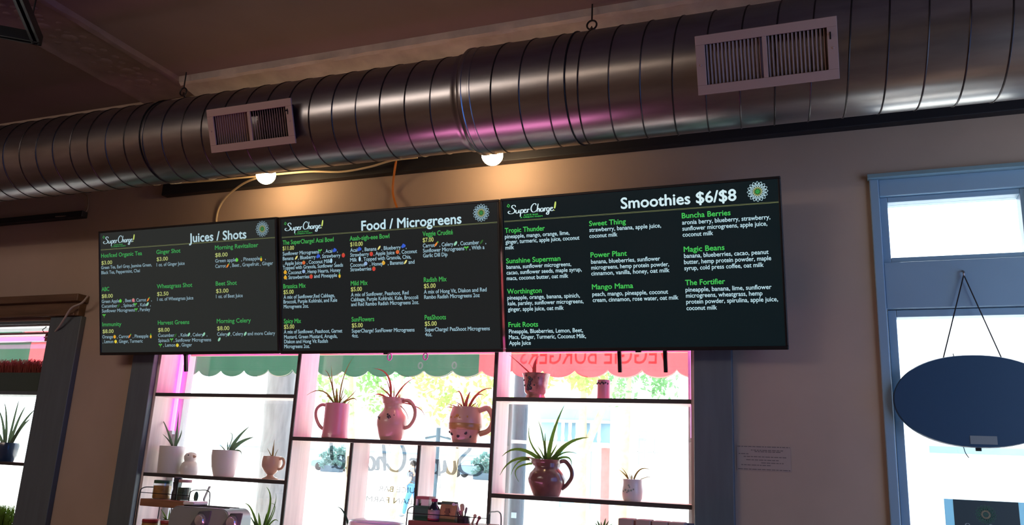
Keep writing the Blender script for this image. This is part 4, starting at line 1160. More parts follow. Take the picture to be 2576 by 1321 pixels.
# spiky plants behind the toaster
def ledge_plant(name, label, x, y, r, h, potm, lm, leaves, w=.006, extra=None):
    t = thing(name, (x, y, LZ), label, 'potted plant')
    MB().lathe([(.001, LZ + .0005), (r * .8, LZ), (r, LZ + h), (r - .005, LZ + h), (r - .006, LZ + h - .02)], (x, y, 0), 24).build('pot', potm, t)
    MB().lathe([(.001, LZ + h - .012), (r - .007, LZ + h - .013), (r - .007, LZ + h - .018)], (x, y, 0), 20).build('soil', M_soil, t)
    mb = MB()
    for tp, ct, ww in leaves:
        b = (x + (tp[0] - x) * .12, y, LZ + h - .015)
        if ct is None:
            ct = (b[0] * .5 + tp[0] * .5, y, b[2] + (tp[2] - b[2]) * .7)
        else:
            ct = (2 * ct[0] - .5 * (b[0] + tp[0]), y, 2 * ct[2] - .5 * (b[2] + tp[2]))
        mb.blade(b, ct, (tp[0], y + random.uniform(-.02, .02), tp[2]), ww)
    mb.build('foliage', lm, t)
    return t
sx = (-0.033, -0.100, 1.112)[0]
ledge_plant('spiky_aloe', 'spiky green aloe in a glass pot, right of the chrome toaster', sx, -.1, .05, .045, mat('sea_glass', (120, 190, 180), .15, coat=.5), M_leafgreen,
            [((-0.040, -0.100, 1.289), (-0.001, -0.100, 1.209), .010), ((-0.155, -0.100, 1.202), (-0.105, -0.100, 1.170), .009), ((0.027, -0.100, 1.262), (0.027, -0.100, 1.197), .004), ((0.003, -0.100, 1.211), (0.030, -0.100, 1.178), .004), ((-0.175, -0.100, 1.176), (-0.155, -0.100, 1.138), .006), ((-0.157, -0.100, 1.184), None, .005), ((-0.070, -0.100, 1.163), None, .012), ((-0.003, -0.100, 1.167), None, .009), ((-0.128, -0.100, 1.159), None, .006), ((0.060, -0.100, 1.129), (0.025, -0.100, 1.127), .006), ((0.031, -0.100, 1.169), None, .007), ((-0.100, -0.100, 1.149), None, .01)])
sx = (-0.673, -0.060, 1.085)[0]
ledge_plant('small_aloe', 'small green aloe in a dark pot seen between the tiers of the oak rack', sx, -.05, .032, .06, mat('dark_pot', (50, 56, 54), .4), M_leafgreen,
            [((-0.742, -0.050, 1.139), None, .006), ((-0.686, -0.050, 1.145), None, .007), ((-0.631, -0.050, 1.144), None, .005), ((-0.594, -0.050, 1.130), (-0.637, -0.050, 1.103), .004), ((-0.713, -0.050, 1.102), None, .008), ((-0.657, -0.050, 1.110), None, .008)])
# white teapot
wx = (0.668, -0.160, 1.159)[0]
wz = (0.666, -0.160, 1.180)[2]
t = thing('white_jug', (wx, -.17, LZ), 'white lidded enamel pot at the bottom edge, below the window lettering', 'pot')
MB().lathe([(.001, LZ + .0005), (.1, LZ), (.125, LZ + .03), (.135, LZ + .08), (.125, wz - .012)], (wx, -.19, 0), 40).build('body', M_white, t)
MB().lathe([(.128, wz - .012), (.122, wz - .006), (.08, wz + .002), (.001, wz + .004)], (wx, -.19, 0), 40).build('lid', mat('pale_blue_enamel', (190, 204, 222), .25, coat=.5), t)
lx = (0.455, -0.060, 1.145)[0]
ledge_plant('single_leaf_aloe', 'aloe with one long leaf pointing left beside the white pot', lx, -.035, .032, .07, mat('dark_pot', (50, 56, 54), .4), mat('teal_leaf', (70, 106, 100), .45, trans=.25), [((0.361, -0.035, 1.213), (0.399, -0.035, 1.185), .008), ((0.458, -0.035, 1.163), None, .006), ((0.415, -0.035, 1.164), None, .005)])

# right rack with packets and bottles
x0, x1 = (0.855, -0.235, 1.178)[0], (1.241, -0.235, 1.186)[0]
zt2 = (1.040, -0.235, 1.191)[2]
rack(x0, x1, 1.0, zt2, M_redwood, 'two tier spice rack with red brown boards in the centre of the ledge', .03)
t = thing('bottle_carton', ((0.892, -0.160, 1.205)[0], -.16, zt2), 'green and white bottle carton standing on the red brown rack', 'carton')
ca, cb = (0.865, -0.170, 1.204)[0], (0.935, -0.170, 1.208)[0]
zc, zm = (0.892, -0.170, 1.294)[2], (0.895, -0.170, 1.254)[2]
mb = MB()
mb.box(ca, cb, -.2, -.13, zt2, zm)
mb.k = 1
mb.box(ca + .003, ca + .012, -.198, -.132, zm, zc - .012).box(ca + .030, cb - .002, -.198, -.132, zm, zc - .012)
mb.k = 2
mb.box(ca + .003, cb - .002, -.198, -.132, zc - .012, zc)
mb.build('box', [mat('green_card', (42, 92, 76), .6), mat('white_card', (206, 212, 204), .6), mat('rose_brown_card', (150, 88, 92), .6)], t, smooth=0)
cc = ca + .021
MB().lathe([(.012, zm - .05), (.012, zm), (.007, zm + .012), (.006, zc - .013)], (cc, -.165, 0), 16).build('bottle_neck', mat('brown_glass', (92, 58, 50), .15, coat=.5), t)
bxx = (0.959, -0.190, 1.210)[0]
bz = (0.953, -0.190, 1.288)[2]
t = thing('sauce_bottle', (bxx, -.19, zt2), 'dark sauce bottle with a red cap and pale label on the red brown rack', 'bottle')
hb = bz - zt2
MB().lathe([(.001, zt2 + .0005), (.025, zt2), (.027, zt2 + .004), (.027, zt2 + hb * .5), (.024, zt2 + hb * .6), (.0135, zt2 + hb * .74), (.0115, zt2 + hb * .86)], (bxx, -.19, 0), 24).build('glass', mat('dark_bottle_glass', (34, 38, 48), .12, coat=.6), t)
MB().lathe([(.0145, zt2 + hb * .86), (.015, zt2 + hb * .88), (.015, zt2 + hb * .985), (.013, zt2 + hb), (.001, zt2 + hb)], (bxx, -.19, 0), 20).build('cap', mat('crimson_cap', (150, 36, 72), .35), t)
MB().lathe([(.0272, zt2 + hb * .12), (.0276, zt2 + hb * .13), (.0276, zt2 + hb * .49), (.0272, zt2 + hb * .5)], (bxx, -.19, 0), 24).build('label', mat('pale_rose_label', (176, 148, 150), .6, vary=.2, scale=60), t)
MB().lathe([(.0272, zt2 + .004), (.0278, zt2 + .006), (.0278, zt2 + hb * .11), (.0272, zt2 + hb * .115)], (bxx, -.19, 0), 24).build('red_base_label', mat('crimson_paper', (170, 40, 66), .6), t)
jxx = (0.955, -0.130, 1.208)[0]
jar('tiny_jar', jxx, -.13, zt2, .0165, (0.950, -0.130, 1.272)[2] - zt2, M_jarglass, mat('dark_seeds', (60, 66, 68), .8), mat('black_lid', (56, 54, 56), .4), 'tiny jar half filled with dark seeds behind the sauce bottle', fh=.45, lh=.012)
t = thing('kraft_pouch', ((1.021, -0.160, 1.213)[0], -.165, zt2), 'tan kraft paper pouch with a dark green top on the red brown rack', 'pouch')
pa, pb = (0.984, -0.165, 1.211)[0], (1.063, -0.165, 1.216)[0]
pz = (1.019, -0.165, 1.278)[2]
Mk = mat('kraft_paper', (176, 134, 96), .7, vary=.15, scale=20)
mb = MB()
hp = pz - zt2
mb.k = 0
def ring(z, d):
    return [(pa, -.165 - d, z), (pb, -.165 - d, z), (pb, -.165 + d, z), (pa, -.165 + d, z)]
lv = [(zt2, .026), (zt2 + hp * .15, .026), (zt2 + hp * .16, .026), (zt2 + hp * .55, .02), (zt2 + hp * .85, .006), (zt2 + hp * .86, .0055), (pz, .002)]
vs = sum([ring(*q) for q in lv], [])
mb.add(vs, [(0, 3, 2, 1), (24, 25, 26, 27)])
mb.m = [2, 1]
n0 = 0
for i in range(6):
    for j in range(4):
        mb.f.append((i * 4 + j, i * 4 + (j + 1) % 4, i * 4 + 4 + (j + 1) % 4, i * 4 + 4 + j))
        mb.m.append(2 if i == 0 else 1 if i == 5 else 0)
pouch = mb.build('pouch', [Mk, mat('dark_green_seal', (60, 80, 72), .5), mat('olive_foot', (92, 88, 60), .6)], t, smooth=0)
mb = MB()
for i in range(5):
    z = zt2 + hp * (.3 + .075 * i)
    w = (.012, .006, .013, .009, .004)[i] * (1 if i != 4 else 2)
    mb.box((pa + pb) / 2 - w, (pa + pb) / 2 + w, -.165 - .0265, -.165 - .019, z, z + .006)
mb.build('printed_lines', mat('brown_print', (110, 82, 60), .7), pouch, smooth=0)
# utensil jar
ux = (1.098, -0.170, 1.198)[0]
t = thing('utensil_jar', (ux, -.17, zt2), 'dark jar of kitchen utensils at the right end of the red brown rack', 'jar')
MB().lathe([(.001, zt2 + .0005), (.028, zt2), (.03, zt2 + .03), (.027, zt2 + .03), (.026, zt2 + .02)], (ux, -.17, 0), 24).build('jar', mat('dark_plum_glaze', (60, 52, 62), .25, coat=.5), t)
def utensil(name, lab, tip, w, m, m2, cat, mid=.55):
    tp = Vector((tip[0], -.17, tip[2]))
    b = Vector((ux + (tp.x - ux) * .2, -.17 + random.uniform(-.01, .01), zt2 + .006))
    c = b.lerp(tp, mid)
    r = thing(name, b, lab, cat, 'utensils in the dark jar')
    MB().tube([b, c], .0035, 8).build('handle', m2, r)
    MB().tube([c, c.lerp(tp, .25), c.lerp(tp, .8), tp], [.004, w, w, w * .55], 10, flat=.35, up=(0, 1, 0)).build('head', m, r)
utensil('spatula', 'lilac spatula, leftmost in the dark utensil jar', (1.040, -0.170, 1.272), .009, mat('lilac_silicone', (226, 208, 226), .5), mat('plum_handle', (96, 78, 88), .5), 'spatula')
utensil('spatula', 'white spatula in the dark utensil jar beside the lilac one', (1.056, -0.170, 1.270), .008, M_white, mat('plum_handle', (96, 78, 88), .5), 'spatula')
utensil('spatula', 'pink and white spatula in the middle of the dark utensil jar', (1.079, -0.170, 1.244), .007, mat('rose_silicone', (200, 120, 150), .5), mat('plum_handle', (96, 78, 88), .5), 'spatula')
utensil('wooden_spoon', 'pale wooden spoon standing in the dark utensil jar', (1.085, -0.170, 1.273), .011, mat('pale_beech', (206, 186, 156), .6), mat('pale_beech', (206, 186, 156), .6), 'spoon')
utensil('ladle', 'dark slim ladle standing in the dark utensil jar', (1.109, -0.170, 1.259), .006, mat('steel_grey', (120, 112, 120), .35), M_black, 'ladle')
for tip, m, lab in (((1.165, -0.200, 1.226), mat('pale_beech', (206, 186, 156), .6), 'small round headed beech spoon at the right end of the red brown rack'), ((1.186, -0.200, 1.219), mat('rose_wood', (176, 96, 100), .6), 'small round headed rose spoon at the right end of the red brown rack')):
    b = (tip[0] - .012, -.2, zt2)
    r = thing('small_spoon', b, lab, 'spoon', 'small spoons on the red brown rack')
    mb = MB()
    mb.tube([(b[0], -.2, zt2 + .0005), (tip[0], -.2, tip[2])], .005, 8).ball(tip, .009, 12, (1, .6, 1))
    mb.build('spoon', m, r)
# tray of wooden blocks
ba, bb = (1.793, -0.160, 1.245)[0], (2.102, -0.160, 1.252)[0]
bz = (1.872, -0.160, 1.250)[2]
t = thing('block_tray', ((ba + bb) / 2, -.16, LZ), 'slate grey tray holding a row of four pale blocks on the ledge', 'tray')
mb = MB()
mb.box(ba, bb, -.2, -.12, LZ, bz - .03).box(ba, bb, -.12, -.112, LZ, bz + .002)
mb.build('tray', mat('slate_tray', (84, 92, 112), .5), t, smooth=0, bevel=.002)
for k, (a, b, c) in enumerate(((1559, 1597, 1303), (1602, 1640, 1306), (1643, 1683, 1310), (1685, 1724, 1313))):
    xa, xb = [((1.806, -0.170, 1.257), (1.869, -0.170, 1.261)), ((1.878, -0.170, 1.257), (1.940, -0.170, 1.261)), ((1.945, -0.170, 1.255), (2.010, -0.170, 1.259)), ((2.013, -0.170, 1.255), (2.076, -0.170, 1.258))][k]
    tag(MB().box(xa[0], xb[0], -.198, -.122, bz - .03, xa[2]).build('wooden_block', mat('pale_block_wood', (186, 164, 152), .6, vary=.12, scale=9), smooth=0, bevel=.005),
        'pale wooden block in the slate tray, %s' % ('leftmost of the four', 'second from the left', 'third from the left', 'rightmost of the four')[k], 'block', 'pale blocks in the slate tray')
sx = (1.705, -0.060, 1.223)[0]
ledge_plant('herb_seedling', 'small green seedlings in a clay pot left of the slate tray', sx, -.08, .045, .17, mat('clay_pot', (190, 150, 130), .7), mat('young_leaf', (120, 170, 110), .5, trans=.4),
            [((1.687, -0.080, 1.237), None, .007), ((1.700, -0.080, 1.231), None, .006), ((1.727, -0.080, 1.248), None, .007), ((1.741, -0.080, 1.239), None, .006), ((1.677, -0.080, 1.225), None, .006), ((1.752, -0.080, 1.227), None, .005)])

# ================================================================ WINDOW LETTERING
M_vinyl = glass('grey_vinyl', (.49, .49, .505), refl=.02)
gl = thing('window_lettering', (.6, .185, 1.2), 'grey brush script lettering on the middle window pane, read from behind', 'lettering')
GY = .192
ga, gb = (0.126, 0.194, 1.431)[0], (1.023, 0.194, 1.409)[0]
T = lambda x, y: (ga + gb - x, GY, y)
mb = MB()
brush(mb, SCRIPT + BANG, ga, gb, 1.395, .066, T, .0085, (0, -.0001, 0))
flat = mb
mb = MB()                                            # give every brush stroke a thickness, then fuse the strokes
n_ = len(flat.v)
i0 = 0
while i0 < n_:
    i1 = i0 + 2
    while i1 < n_ and abs(flat.v[i1][1] - flat.v[i0][1]) < 1e-6:
        i1 += 2
    S = flat.v[i0:i1]
    m_ = len(S) // 2
    vs = [(x, GY - .006, z) for x, y, z in S] + [(x, GY - .001, z) for x, y, z in S]
    o_ = 2 * m_
    fs = []
    for i in range(m_ - 1):
        a, b, c, d = 2 * i, 2 * i + 1, 2 * i + 3, 2 * i + 2
        fs += [(a, d, c, b), (a + o_, b + o_, c + o_, d + o_), (a, a + o_, d + o_, d), (b, c, c + o_, b + o_)]
    fs += [(0, 1, 1 + o_, o_), (o_ - 2, 2 * o_ - 2, 2 * o_ - 1, o_ - 1)]
    mb.add(vs, fs)
    i0 = i1
s_ = mb.build('script_lettering', M_vinyl, gl, smooth=0)
rm = s_.modifiers.new('fuse', 'REMESH')
rm.mode = 'VOXEL'
rm.voxel_size = .0018
mb = MB()
fa, fb = (0.441, 0.194, 1.292)[0], (0.671, 0.194, 1.296)[0]
T = lambda x, y: (fa + fb - x, GY, y)
write(mb, 'JUICE BAR', fa, fb, (0.507, 0.194, 1.293)[2], .026, T)
M_vin2 = glass('thin_grey_vinyl', (.14, .14, .148), refl=.02)
mb.build('small_capitals', M_vin2, gl, smooth=0)
mb = MB()
fa, fb = (0.374, 0.194, 1.237)[0], (0.771, 0.194, 1.247)[0]
T = lambda x, y: (fa + fb - x, GY, y)
write(mb, '& URBAN FARM', fa, fb, (0.512, 0.194, 1.237)[2], .028, T)
mb.build('small_capitals', M_vin2, gl, smooth=0)

# ================================================================ DOOR SIGN, POSTER, WALL NOTICE
t = thing('oval_sign', (3.16, -.045, 1.765), 'dark back of an oval hanging sign on the glazed door', 'sign')
mb = MB()
a_, b_ = .288, .176
N_ = 72
def oval(k, y):
    return [(3.16 + a_ * k * math.copysign(abs(cos(tau * i / N_)) ** .92, cos(tau * i / N_)), y, 1.765 + b_ * k * sin(tau * i / N_)) for i in range(N_)]
vs = oval(.985, -.062) + oval(1, -.056) + oval(1, -.034) + oval(.98, -.03)
fs = [tuple(range(N_ - 1, -1, -1)), tuple(range(3 * N_, 4 * N_))]
fs += [(q * N_ + i, q * N_ + (i + 1) % N_, (q + 1) * N_ + (i + 1) % N_, (q + 1) * N_ + i) for q in range(3) for i in range(N_)]
mb.add(vs, fs)
mb.build('shell', mat('navy_sign_shell', (28, 68, 100), .5), t, smooth=35)
la, lb = (3.128, -0.063, 1.634), (3.218, -0.063, 1.603)
MB().box(la[0], lb[0], -.0635, -.0622, lb[2], la[2]).build('rating_sticker', mat('grey_sticker', (128, 138, 142), .5), t, smooth=0)
h_ = (3.160, -0.040, 2.266)
for s, x in ((-1, 3.06), (1, 3.262)):
    MB().tube([(h_[0], -.03, h_[2]), (x, -.045, 1.765 + b_ * math.sqrt(1 - ((x - 3.16) / a_) ** 2) - .004)], .0026, 6).build('hanging_chain', M_black, t)
MB().box(3.145, 3.165, -.05, -.04, 1.578, 1.592).build('lower_clip', M_black, t, smooth=0)
MB().tube(spline([(3.105, -.046, 1.594), (3.11, -.05, 1.57), (3.12, -.05, 1.552)], 5), .0015, 6).build('loose_wire', M_black, t)
MB().tube([(3.1, -.046, 1.93), (3.096, -.05, 1.948)], .0018, 6).build('upper_wire_end', M_black, t)
t = MB().tube(spline([(h_[0], -.012, h_[2] + .02), (h_[0], -.034, h_[2] + .012), (h_[0], -.036, h_[2] - .004), (h_[0], -.024, h_[2] - .004)], 5), .004, 8).build('wall_hook', M_steel)
tag(t, 'small hook in the door rail that carries the oval sign', 'hook')
t = thing('poster', (3.175, .045, 1.2), 'white edged dark poster taped to the glass of the door', 'poster')
MB().box(3.033, 3.317, .047, .0485, .95, 1.398).build('paper', mat('pale_blue_paper', (168, 208, 226), .7, trans=.35), t, smooth=0)
MB().box(3.064, 3.283, .0462, .047, .98, 1.3975).build('dark_print', mat('dark_slate_print', (52, 70, 78), .6), t, smooth=0)
T = lambda x, y: (x, .0458, y)
a1, a2, a3 = MB(), MB(), MB()
leaf_emblem(a1, a2, a3, 3.172, 1.347, .036, T)
for i in range(len(a2.m)):
    pass
a1.add(a2.v, a2.f)
a1.build('leaf_emblem', mat('green_print', (58, 110, 88), .6), t, smooth=0)
a3.build('emblem_ring', mat('straw_print', (190, 170, 130), .6), t, smooth=0)
mb = MB()
brush(mb, SCRIPT + BANG, 3.085, 3.262, 1.275, .0145, T, .0018)
mb.build('script_print', mat('grey_print', (150, 160, 164), .6), t, smooth=0)
t = thing('wall_notice', (2.37, -.002, 1.52), 'thin faded paper notice on the wall right of the middle window', 'notice')
MB().box(2.262, 2.478, -.0025, 0, 1.472, 1.573).build('sheet', mat('faded_notice_paper', (168, 150, 140), .8), t, smooth=0)
mb = MB()
for x0, x1, z in ((2.265, 2.475, 1.568), (2.32, 2.45, 1.554), (2.335, 2.44, 1.548), (2.27, 2.31, 1.538), (2.29, 2.46, 1.527), (2.30, 2.43, 1.514), (2.36, 2.45, 1.503), (2.28, 2.4, 1.493), (2.266, 2.474, 1.476)):
    x = x0
    while x < x1:
        w = random.uniform(.006, .02)
        mb.box(x, min(x1, x + w), -.003, -.0025, z, z + .0035)
        x += w + .003
mb.build('printed_lines', mat('faded_ink', (112, 100, 98), .8), t, smooth=0)

# ================================================================ OUTSIDE: AWNING
aw = thing('shop_awning', (-1.4, .3, 2.02), 'red and green scalloped cloth awning outside the windows', 'awning')
ZB, ZT, AYY = 2.058, 2.30, 1.3
segs = [(-5.4, -3.68, 'g'), (-3.68, -1.92, 'r'), (-1.92, .47, 'g'), (.47, 2.55, 'r')]
PIT, PH = .2125, 1.13
mb = MB()
for x0, x1, c in segs:
    mb.k = 0 if c == 'r' else 1
    m = int((x1 - x0) / .0132)
    vs = []
    for i in range(m + 1):
        x = x0 + (x1 - x0) * i / m
        u = ((x - PH) / PIT) % 1.0
        zb = ZB - .05 * math.sqrt(max(0, 1 - (2 * u - 1) ** 2)) ** 1.2
        y = AYY + .01 * sin(x * 5)
        vs += [(x, y, zb), (x, AYY, ZT)]
    mb.add(vs, [(2 * i, 2 * i + 2, 2 * i + 3, 2 * i + 1) for i in range(m)])
mb.build('valance', [M_red, M_green], aw, smooth=60)
mb = MB()
for x0, x1, c in segs:
    mb.k = 0 if c == 'r' else 1
    mb.add([(x0, AYY, ZT), (x1, AYY, ZT), (x1, .26, 3.1), (x0, .26, 3.1)], [(0, 1, 2, 3)])
mb.build('canopy', [M_red, M_green], aw, smooth=0)
mb = MB()
for x0, x1, c in segs:
    mb.k = 0
    m = int((x1 - x0) / .0132)
    for i in range(m):
        xa, xb = x0 + (x1 - x0) * i / m, x0 + (x1 - x0) * (i + 1) / m
        f = lambda x: ZB - .05 * math.sqrt(max(0, 1 - (2 * (((x - PH) / PIT) % 1.0) - 1) ** 2)) ** 1.2
        mb.add([(xa, AYY - .002, f(xa)), (xb, AYY - .002, f(xb)), (xb, AYY - .002, f(xb) + .006), (xa, AYY - .002, f(xa) + .006)], [(0, 1, 2, 3)])
mb.build('scallop_binding', mat('pale_binding', (214, 206, 196), .7, trans=.4), aw, smooth=0)
mb = MB()
T = lambda x, y: (.766 + 1.735 - x, AYY - .014, y)
write(mb, 'VEGGIE BURGERS', .766, 1.735, 2.092, .115, T)
mb.build('lettering', mat('dark_red_print', (206, 104, 108), .8, trans=.8), aw, smooth=0)
mb = MB()
for x in (-5.3, -3.68, -1.9, .47, 2.5):
    mb.tube([(x, .25, 2.28), (x, AYY, ZT)], .012, 8).tube([(x, .26, 3.08), (x, AYY, ZT)], .01, 8)
mb.tube([(-5.4, AYY, ZT), (2.55, AYY, ZT)], .012, 8)
mb.build('support_frame', M_steel, aw)

# ================================================================ OUTSIDE: STREET
GZ = -.15
struct(MB().prism([(.3, GZ - .2), (.3, GZ), (30, GZ), (58, .75), (110, .75), (110, GZ - .2)], -70, 50, T=lambda v: (v[1], v[0], v[2])).build('ground', mat('pale_pavement', (206, 202, 194), .85, vary=.08, scale=1.5), smooth=0, at=(0, 0, GZ)))
# near pole and tree trunk
px = ((0.532, 1.900, 1.937)[0] + (0.562, 1.900, 1.122)[0]) / 2
t = thing('utility_pole', (px, 1.9, GZ), 'dark blue grey pole just outside the right part of the middle window', 'pole')
M_pole = mat('blue_grey_pole', (58, 82, 96), .6, vary=.2, scale=12, stretch=(4, 4, .6))
MB().tube([(px, 1.9, GZ), (px, 1.9, 6)], .053, 20).build('shaft', M_pole, t)
z = (0.537, 1.900, 1.625)[2]
MB().lathe([(.054, z - .012), (.0565, z - .01), (.0565, z + .01), (.054, z + .012)], (px, 1.9, 0), 20).build('white_band', M_white, t)
z = (0.552, 1.900, 1.132)[2]
MB().box(px - .012, px + .022, 1.838, 1.848, z - .018, z + .018).build('notice_plate', mat('pale_blue_plate', (170, 210, 226), .5), t, smooth=0)
x2 = (0.345, 2.200, 1.815)[0]
tag(MB().box(x2 - .03, x2 + .03, 2.17, 2.23, GZ, 1.93).build('fence_post', mat('weathered_post', (104, 108, 110), .8, vary=.3, scale=9, stretch=(5, 5, .6)), smooth=0), 'weathered grey post left of the dark pole outside', 'post')
a, b = (-3.141, 4.000, 2.539), (-3.064, 4.000, 0.749)
t = thing('street_tree', (b[0] - .08, 4, GZ), 'leaning grey tree trunk outside the left part of the middle window', 'tree')
M_bark = mat('grey_bark', (128, 126, 124), .9, vary=.25, scale=6, stretch=(3, 3, .6), bump=.4)
d = Vector(a) - Vector(b)
mb = MB()
P = [Vector(b) + d * k for k in (-.55, -.2, .1, .4, .7, 1, 1.3, 1.7)]
mb.tube(spline(P, 4), [.19 - .05 * i / 28 + .008 * sin(i * 1.7) for i in range(29)], 16)
mb.build('trunk', M_bark, t)
def crown(t, c, r, n, m, s=.12, seed=1):
    rnd = random.Random(seed)
    mb = MB()
    blobs = [(Vector(c) + Vector((rnd.uniform(-1, 1) * r[0] * .75, rnd.uniform(-1, 1) * r[1] * .7, rnd.uniform(-1, 1) * r[2] * .75)), rnd.uniform(.25, .5)) for _ in range(14)]
    for i in range(n):
        bc, br = blobs[i % 14]
        v = Vector((rnd.gauss(0, 1), rnd.gauss(0, 1), rnd.gauss(0, 1))).normalized() * rnd.random() ** .4
        p = bc + Vector((v.x * r[0] * br, v.y * r[1] * br, v.z * r[2] * br))
        a = Vector((rnd.gauss(0, 1), rnd.gauss(0, 1), rnd.gauss(0, 1))).normalized()
        q = a.orthogonal().normalized()
        w = s * rnd.uniform(.6, 1.3)
        mb.add([p - a * w, p + q * w * .5, p + a * w, p - q * w * .5], [(0, 1, 2, 3)])
    return mb.build('foliage', m, t, smooth=0)
M_fol = [mat('sunlit_foliage_%d' % i, c, .6, trans=.5, vary=.25, scale=2) for i, c in enumerate(((120, 168, 90), (164, 196, 104), (110, 164, 104)))]
crown(t, (a[0] + .7, 4.6, 4.6), (1.6, 1.3, .9), 1500, M_fol[0], .1, 3)
def street_tree(c, base, r, n, k, label, fork=True, seed=1):
    t = thing('street_tree', (base[0], base[1], GZ), label, 'tree')
    mb = MB()
    top = Vector(c)
    b = Vector((base[0], base[1], GZ))
    mid = b.lerp(top, .5)
    mb.tube(spline([b, b.lerp(mid, .5), mid, top], 4), [.16, .15, .145, .14, .135, .13, .125, .12, .11, .1, .08, .06, .05], 12)
    if fork:
        mb.tube(spline([mid - Vector((0, 0, .2)), mid + Vector((.45, .1, .9)), top + Vector((.9, .2, -.1))], 5), [.1, .095, .09, .085, .08, .07, .06, .055, .05, .045, .04], 10)
    mb.build('trunk', mat('pale_bark', (206, 180, 140), .9, vary=.2, scale=6), t)
    crown(t, c, r, n, M_fol[k], .085, seed)
    return t
c = (-8.690, 14.000, 3.439);  street_tree((c[0], 14, c[2] + .4), (c[0] + .4, 14), (1.3, 1.2, 1.2), 900, 0, 'green street tree behind the straight pink pitcher', False, 5)
c = (-4.863, 12.500, 2.815); street_tree((c[0], 12.5, c[2] + .3), (c[0] - .3, 12.5), (1.1, .9, 1.3), 800, 1, 'yellow green street tree behind the squat round pitcher', False, 6)
c = (-2.949, 15.000, 3.671); street_tree((c[0], 15, c[2] + .5), ((-2.983, 15.000, 1.371)[0], 15), (1.5, 1.2, .9), 1000, 1, 'forked pale street tree behind the big brown pitcher', True, 7)
c = (-2.342, 17.000, 3.514); street_tree((c[0], 17, c[2] + .8), ((-2.568, 17.000, 1.411)[0], 17), (1.2, 1.1, 1.2), 700, 2, 'slim green street tree behind the tin beaker', False, 8)
c = (-10.058, 19.000, 4.140); street_tree((c[0], 19, c[2] + .9), (c[0], 19), (1.6, 1.0, 1.1), 800, 2, 'street tree behind the pinched neck pitcher', False, 9)
# lamp post with globes
lp = (-7.652, 17.000, 2.388)
t = thing('street_lamp', (lp[0], 17, GZ), 'street lamp with a cluster of white globes, seen between the two right pitchers', 'street lamp')
MB().tube([(lp[0], 17, GZ), (lp[0], 17, lp[2] + .1)], .06, 12).build('post', M_pole, t)
for dx, dz in ((-.38, 0), (.38, 0), (0, .25)):
    MB().ball((lp[0] + dx, 17, lp[2] + dz), .17, 16).build('globe', M_white, t)
MB().tube([(lp[0] - .38, 17, lp[2] - .2), (lp[0], 17, lp[2] - .12), (lp[0] + .38, 17, lp[2] - .2)], .03, 8).build('arm', M_pole, t)
# buildings over the road
M_fac = mat('white_facade', (236, 234, 228), .8, vary=.04, scale=1)
M_facb = mat('blue_grey_cladding', (140, 176, 196), .7, vary=.08, scale=2)
M_win = mat('pale_window_glass', (150, 186, 200), .1, coat=.3)
M_brick = mat('red_door_panel', (176, 120, 116), .8, vary=.1)
t = thing('shop_building', (-4, 24, GZ), 'pale shopfront with a blue grey fascia and white balustrade across the street', 'building')
xa, xb = (-6.007, 22.000, 2.543)[0], (-4.240, 22.000, 2.594)[0]
za, zb_ = (-5.291, 22.000, 3.060)[2], (-5.273, 22.000, 2.416)[2]
MB().box(xa - 1.5, xb, 22.4, 30, GZ, za + 3).build('wall', M_fac, t, smooth=0)
MB().box(xa - .6, xb, 22.25, 22.4, za, za + .62).build('fascia', M_facb, t, smooth=0)
mb = MB()
x = xa
while x < xb - .3:
    mb.lathe([(.04, zb_), (.07, zb_ + .1), (.045, zb_ + .25), (.06, za - .1), (.05, za)], (x, 22.1, 0), 8)
    x += .24
mb.box(xa - .6, xb, 22.0, 22.2, za - .04, za + .04).box(xa - .6, xb, 22.0, 22.2, zb_ - .08, zb_)
mb.build('balustrade', M_fac, t)
MB().box(xa - .6, xb, 22.36, 22.4, zb_, za).build('dark_loggia', M_facb, t, smooth=0)
q = (-4.313, 22.000, 1.746)
MB().box(q[0] - .22, q[0] + .1, 22.3, 22.42, GZ, zb_ - .15).build('red_door', M_brick, t, smooth=0)
for k in range(3):
    x = xa + .5 + k * 1.0
    f = MB().box(x - .38, x + .38, 22.33, 22.41, .4, zb_ - .3).build('shop_window', M_win, t, smooth=0)
    MB().box(x - .42, x - .38, 22.3, 22.4, .35, zb_ - .25).box(x + .38, x + .42, 22.3, 22.4, .35, zb_ - .25).build('window_frame', M_fac, f, smooth=0)
t = thing('white_building', (2, 24, GZ), 'white building with a house number and two small windows across the street, at the right', 'building')
MB().box(xb + .06, xb + 9, 22, 30, GZ, 8).build('wall', M_fac, t, smooth=0)
for q in ((-3.279, 21.950, 2.189), (-2.800, 21.950, 2.194)):
    f = MB().box(q[0] - .2, q[0] + .2, 21.96, 22.0, q[2] - .4, q[2] + .4).build('window', M_win, t, smooth=0)
    MB().box(q[0] - .012, q[0] + .012, 21.94, 21.97, q[2] - .4, q[2] + .4).box(q[0] - .2, q[0] + .2, 21.94, 21.97, q[2] - .012, q[2] + .012).build('glazing_bar', M_fac, f, smooth=0)
q0, q1 = (-3.295, 21.950, 2.523), (-3.010, 21.950, 2.531)
mb = MB()
write(mb, '503', q0[0], q1[0], q0[2], .3, lambda x, y: (x, 21.95, y))
mb.build('house_number', M_facb, t, smooth=0)
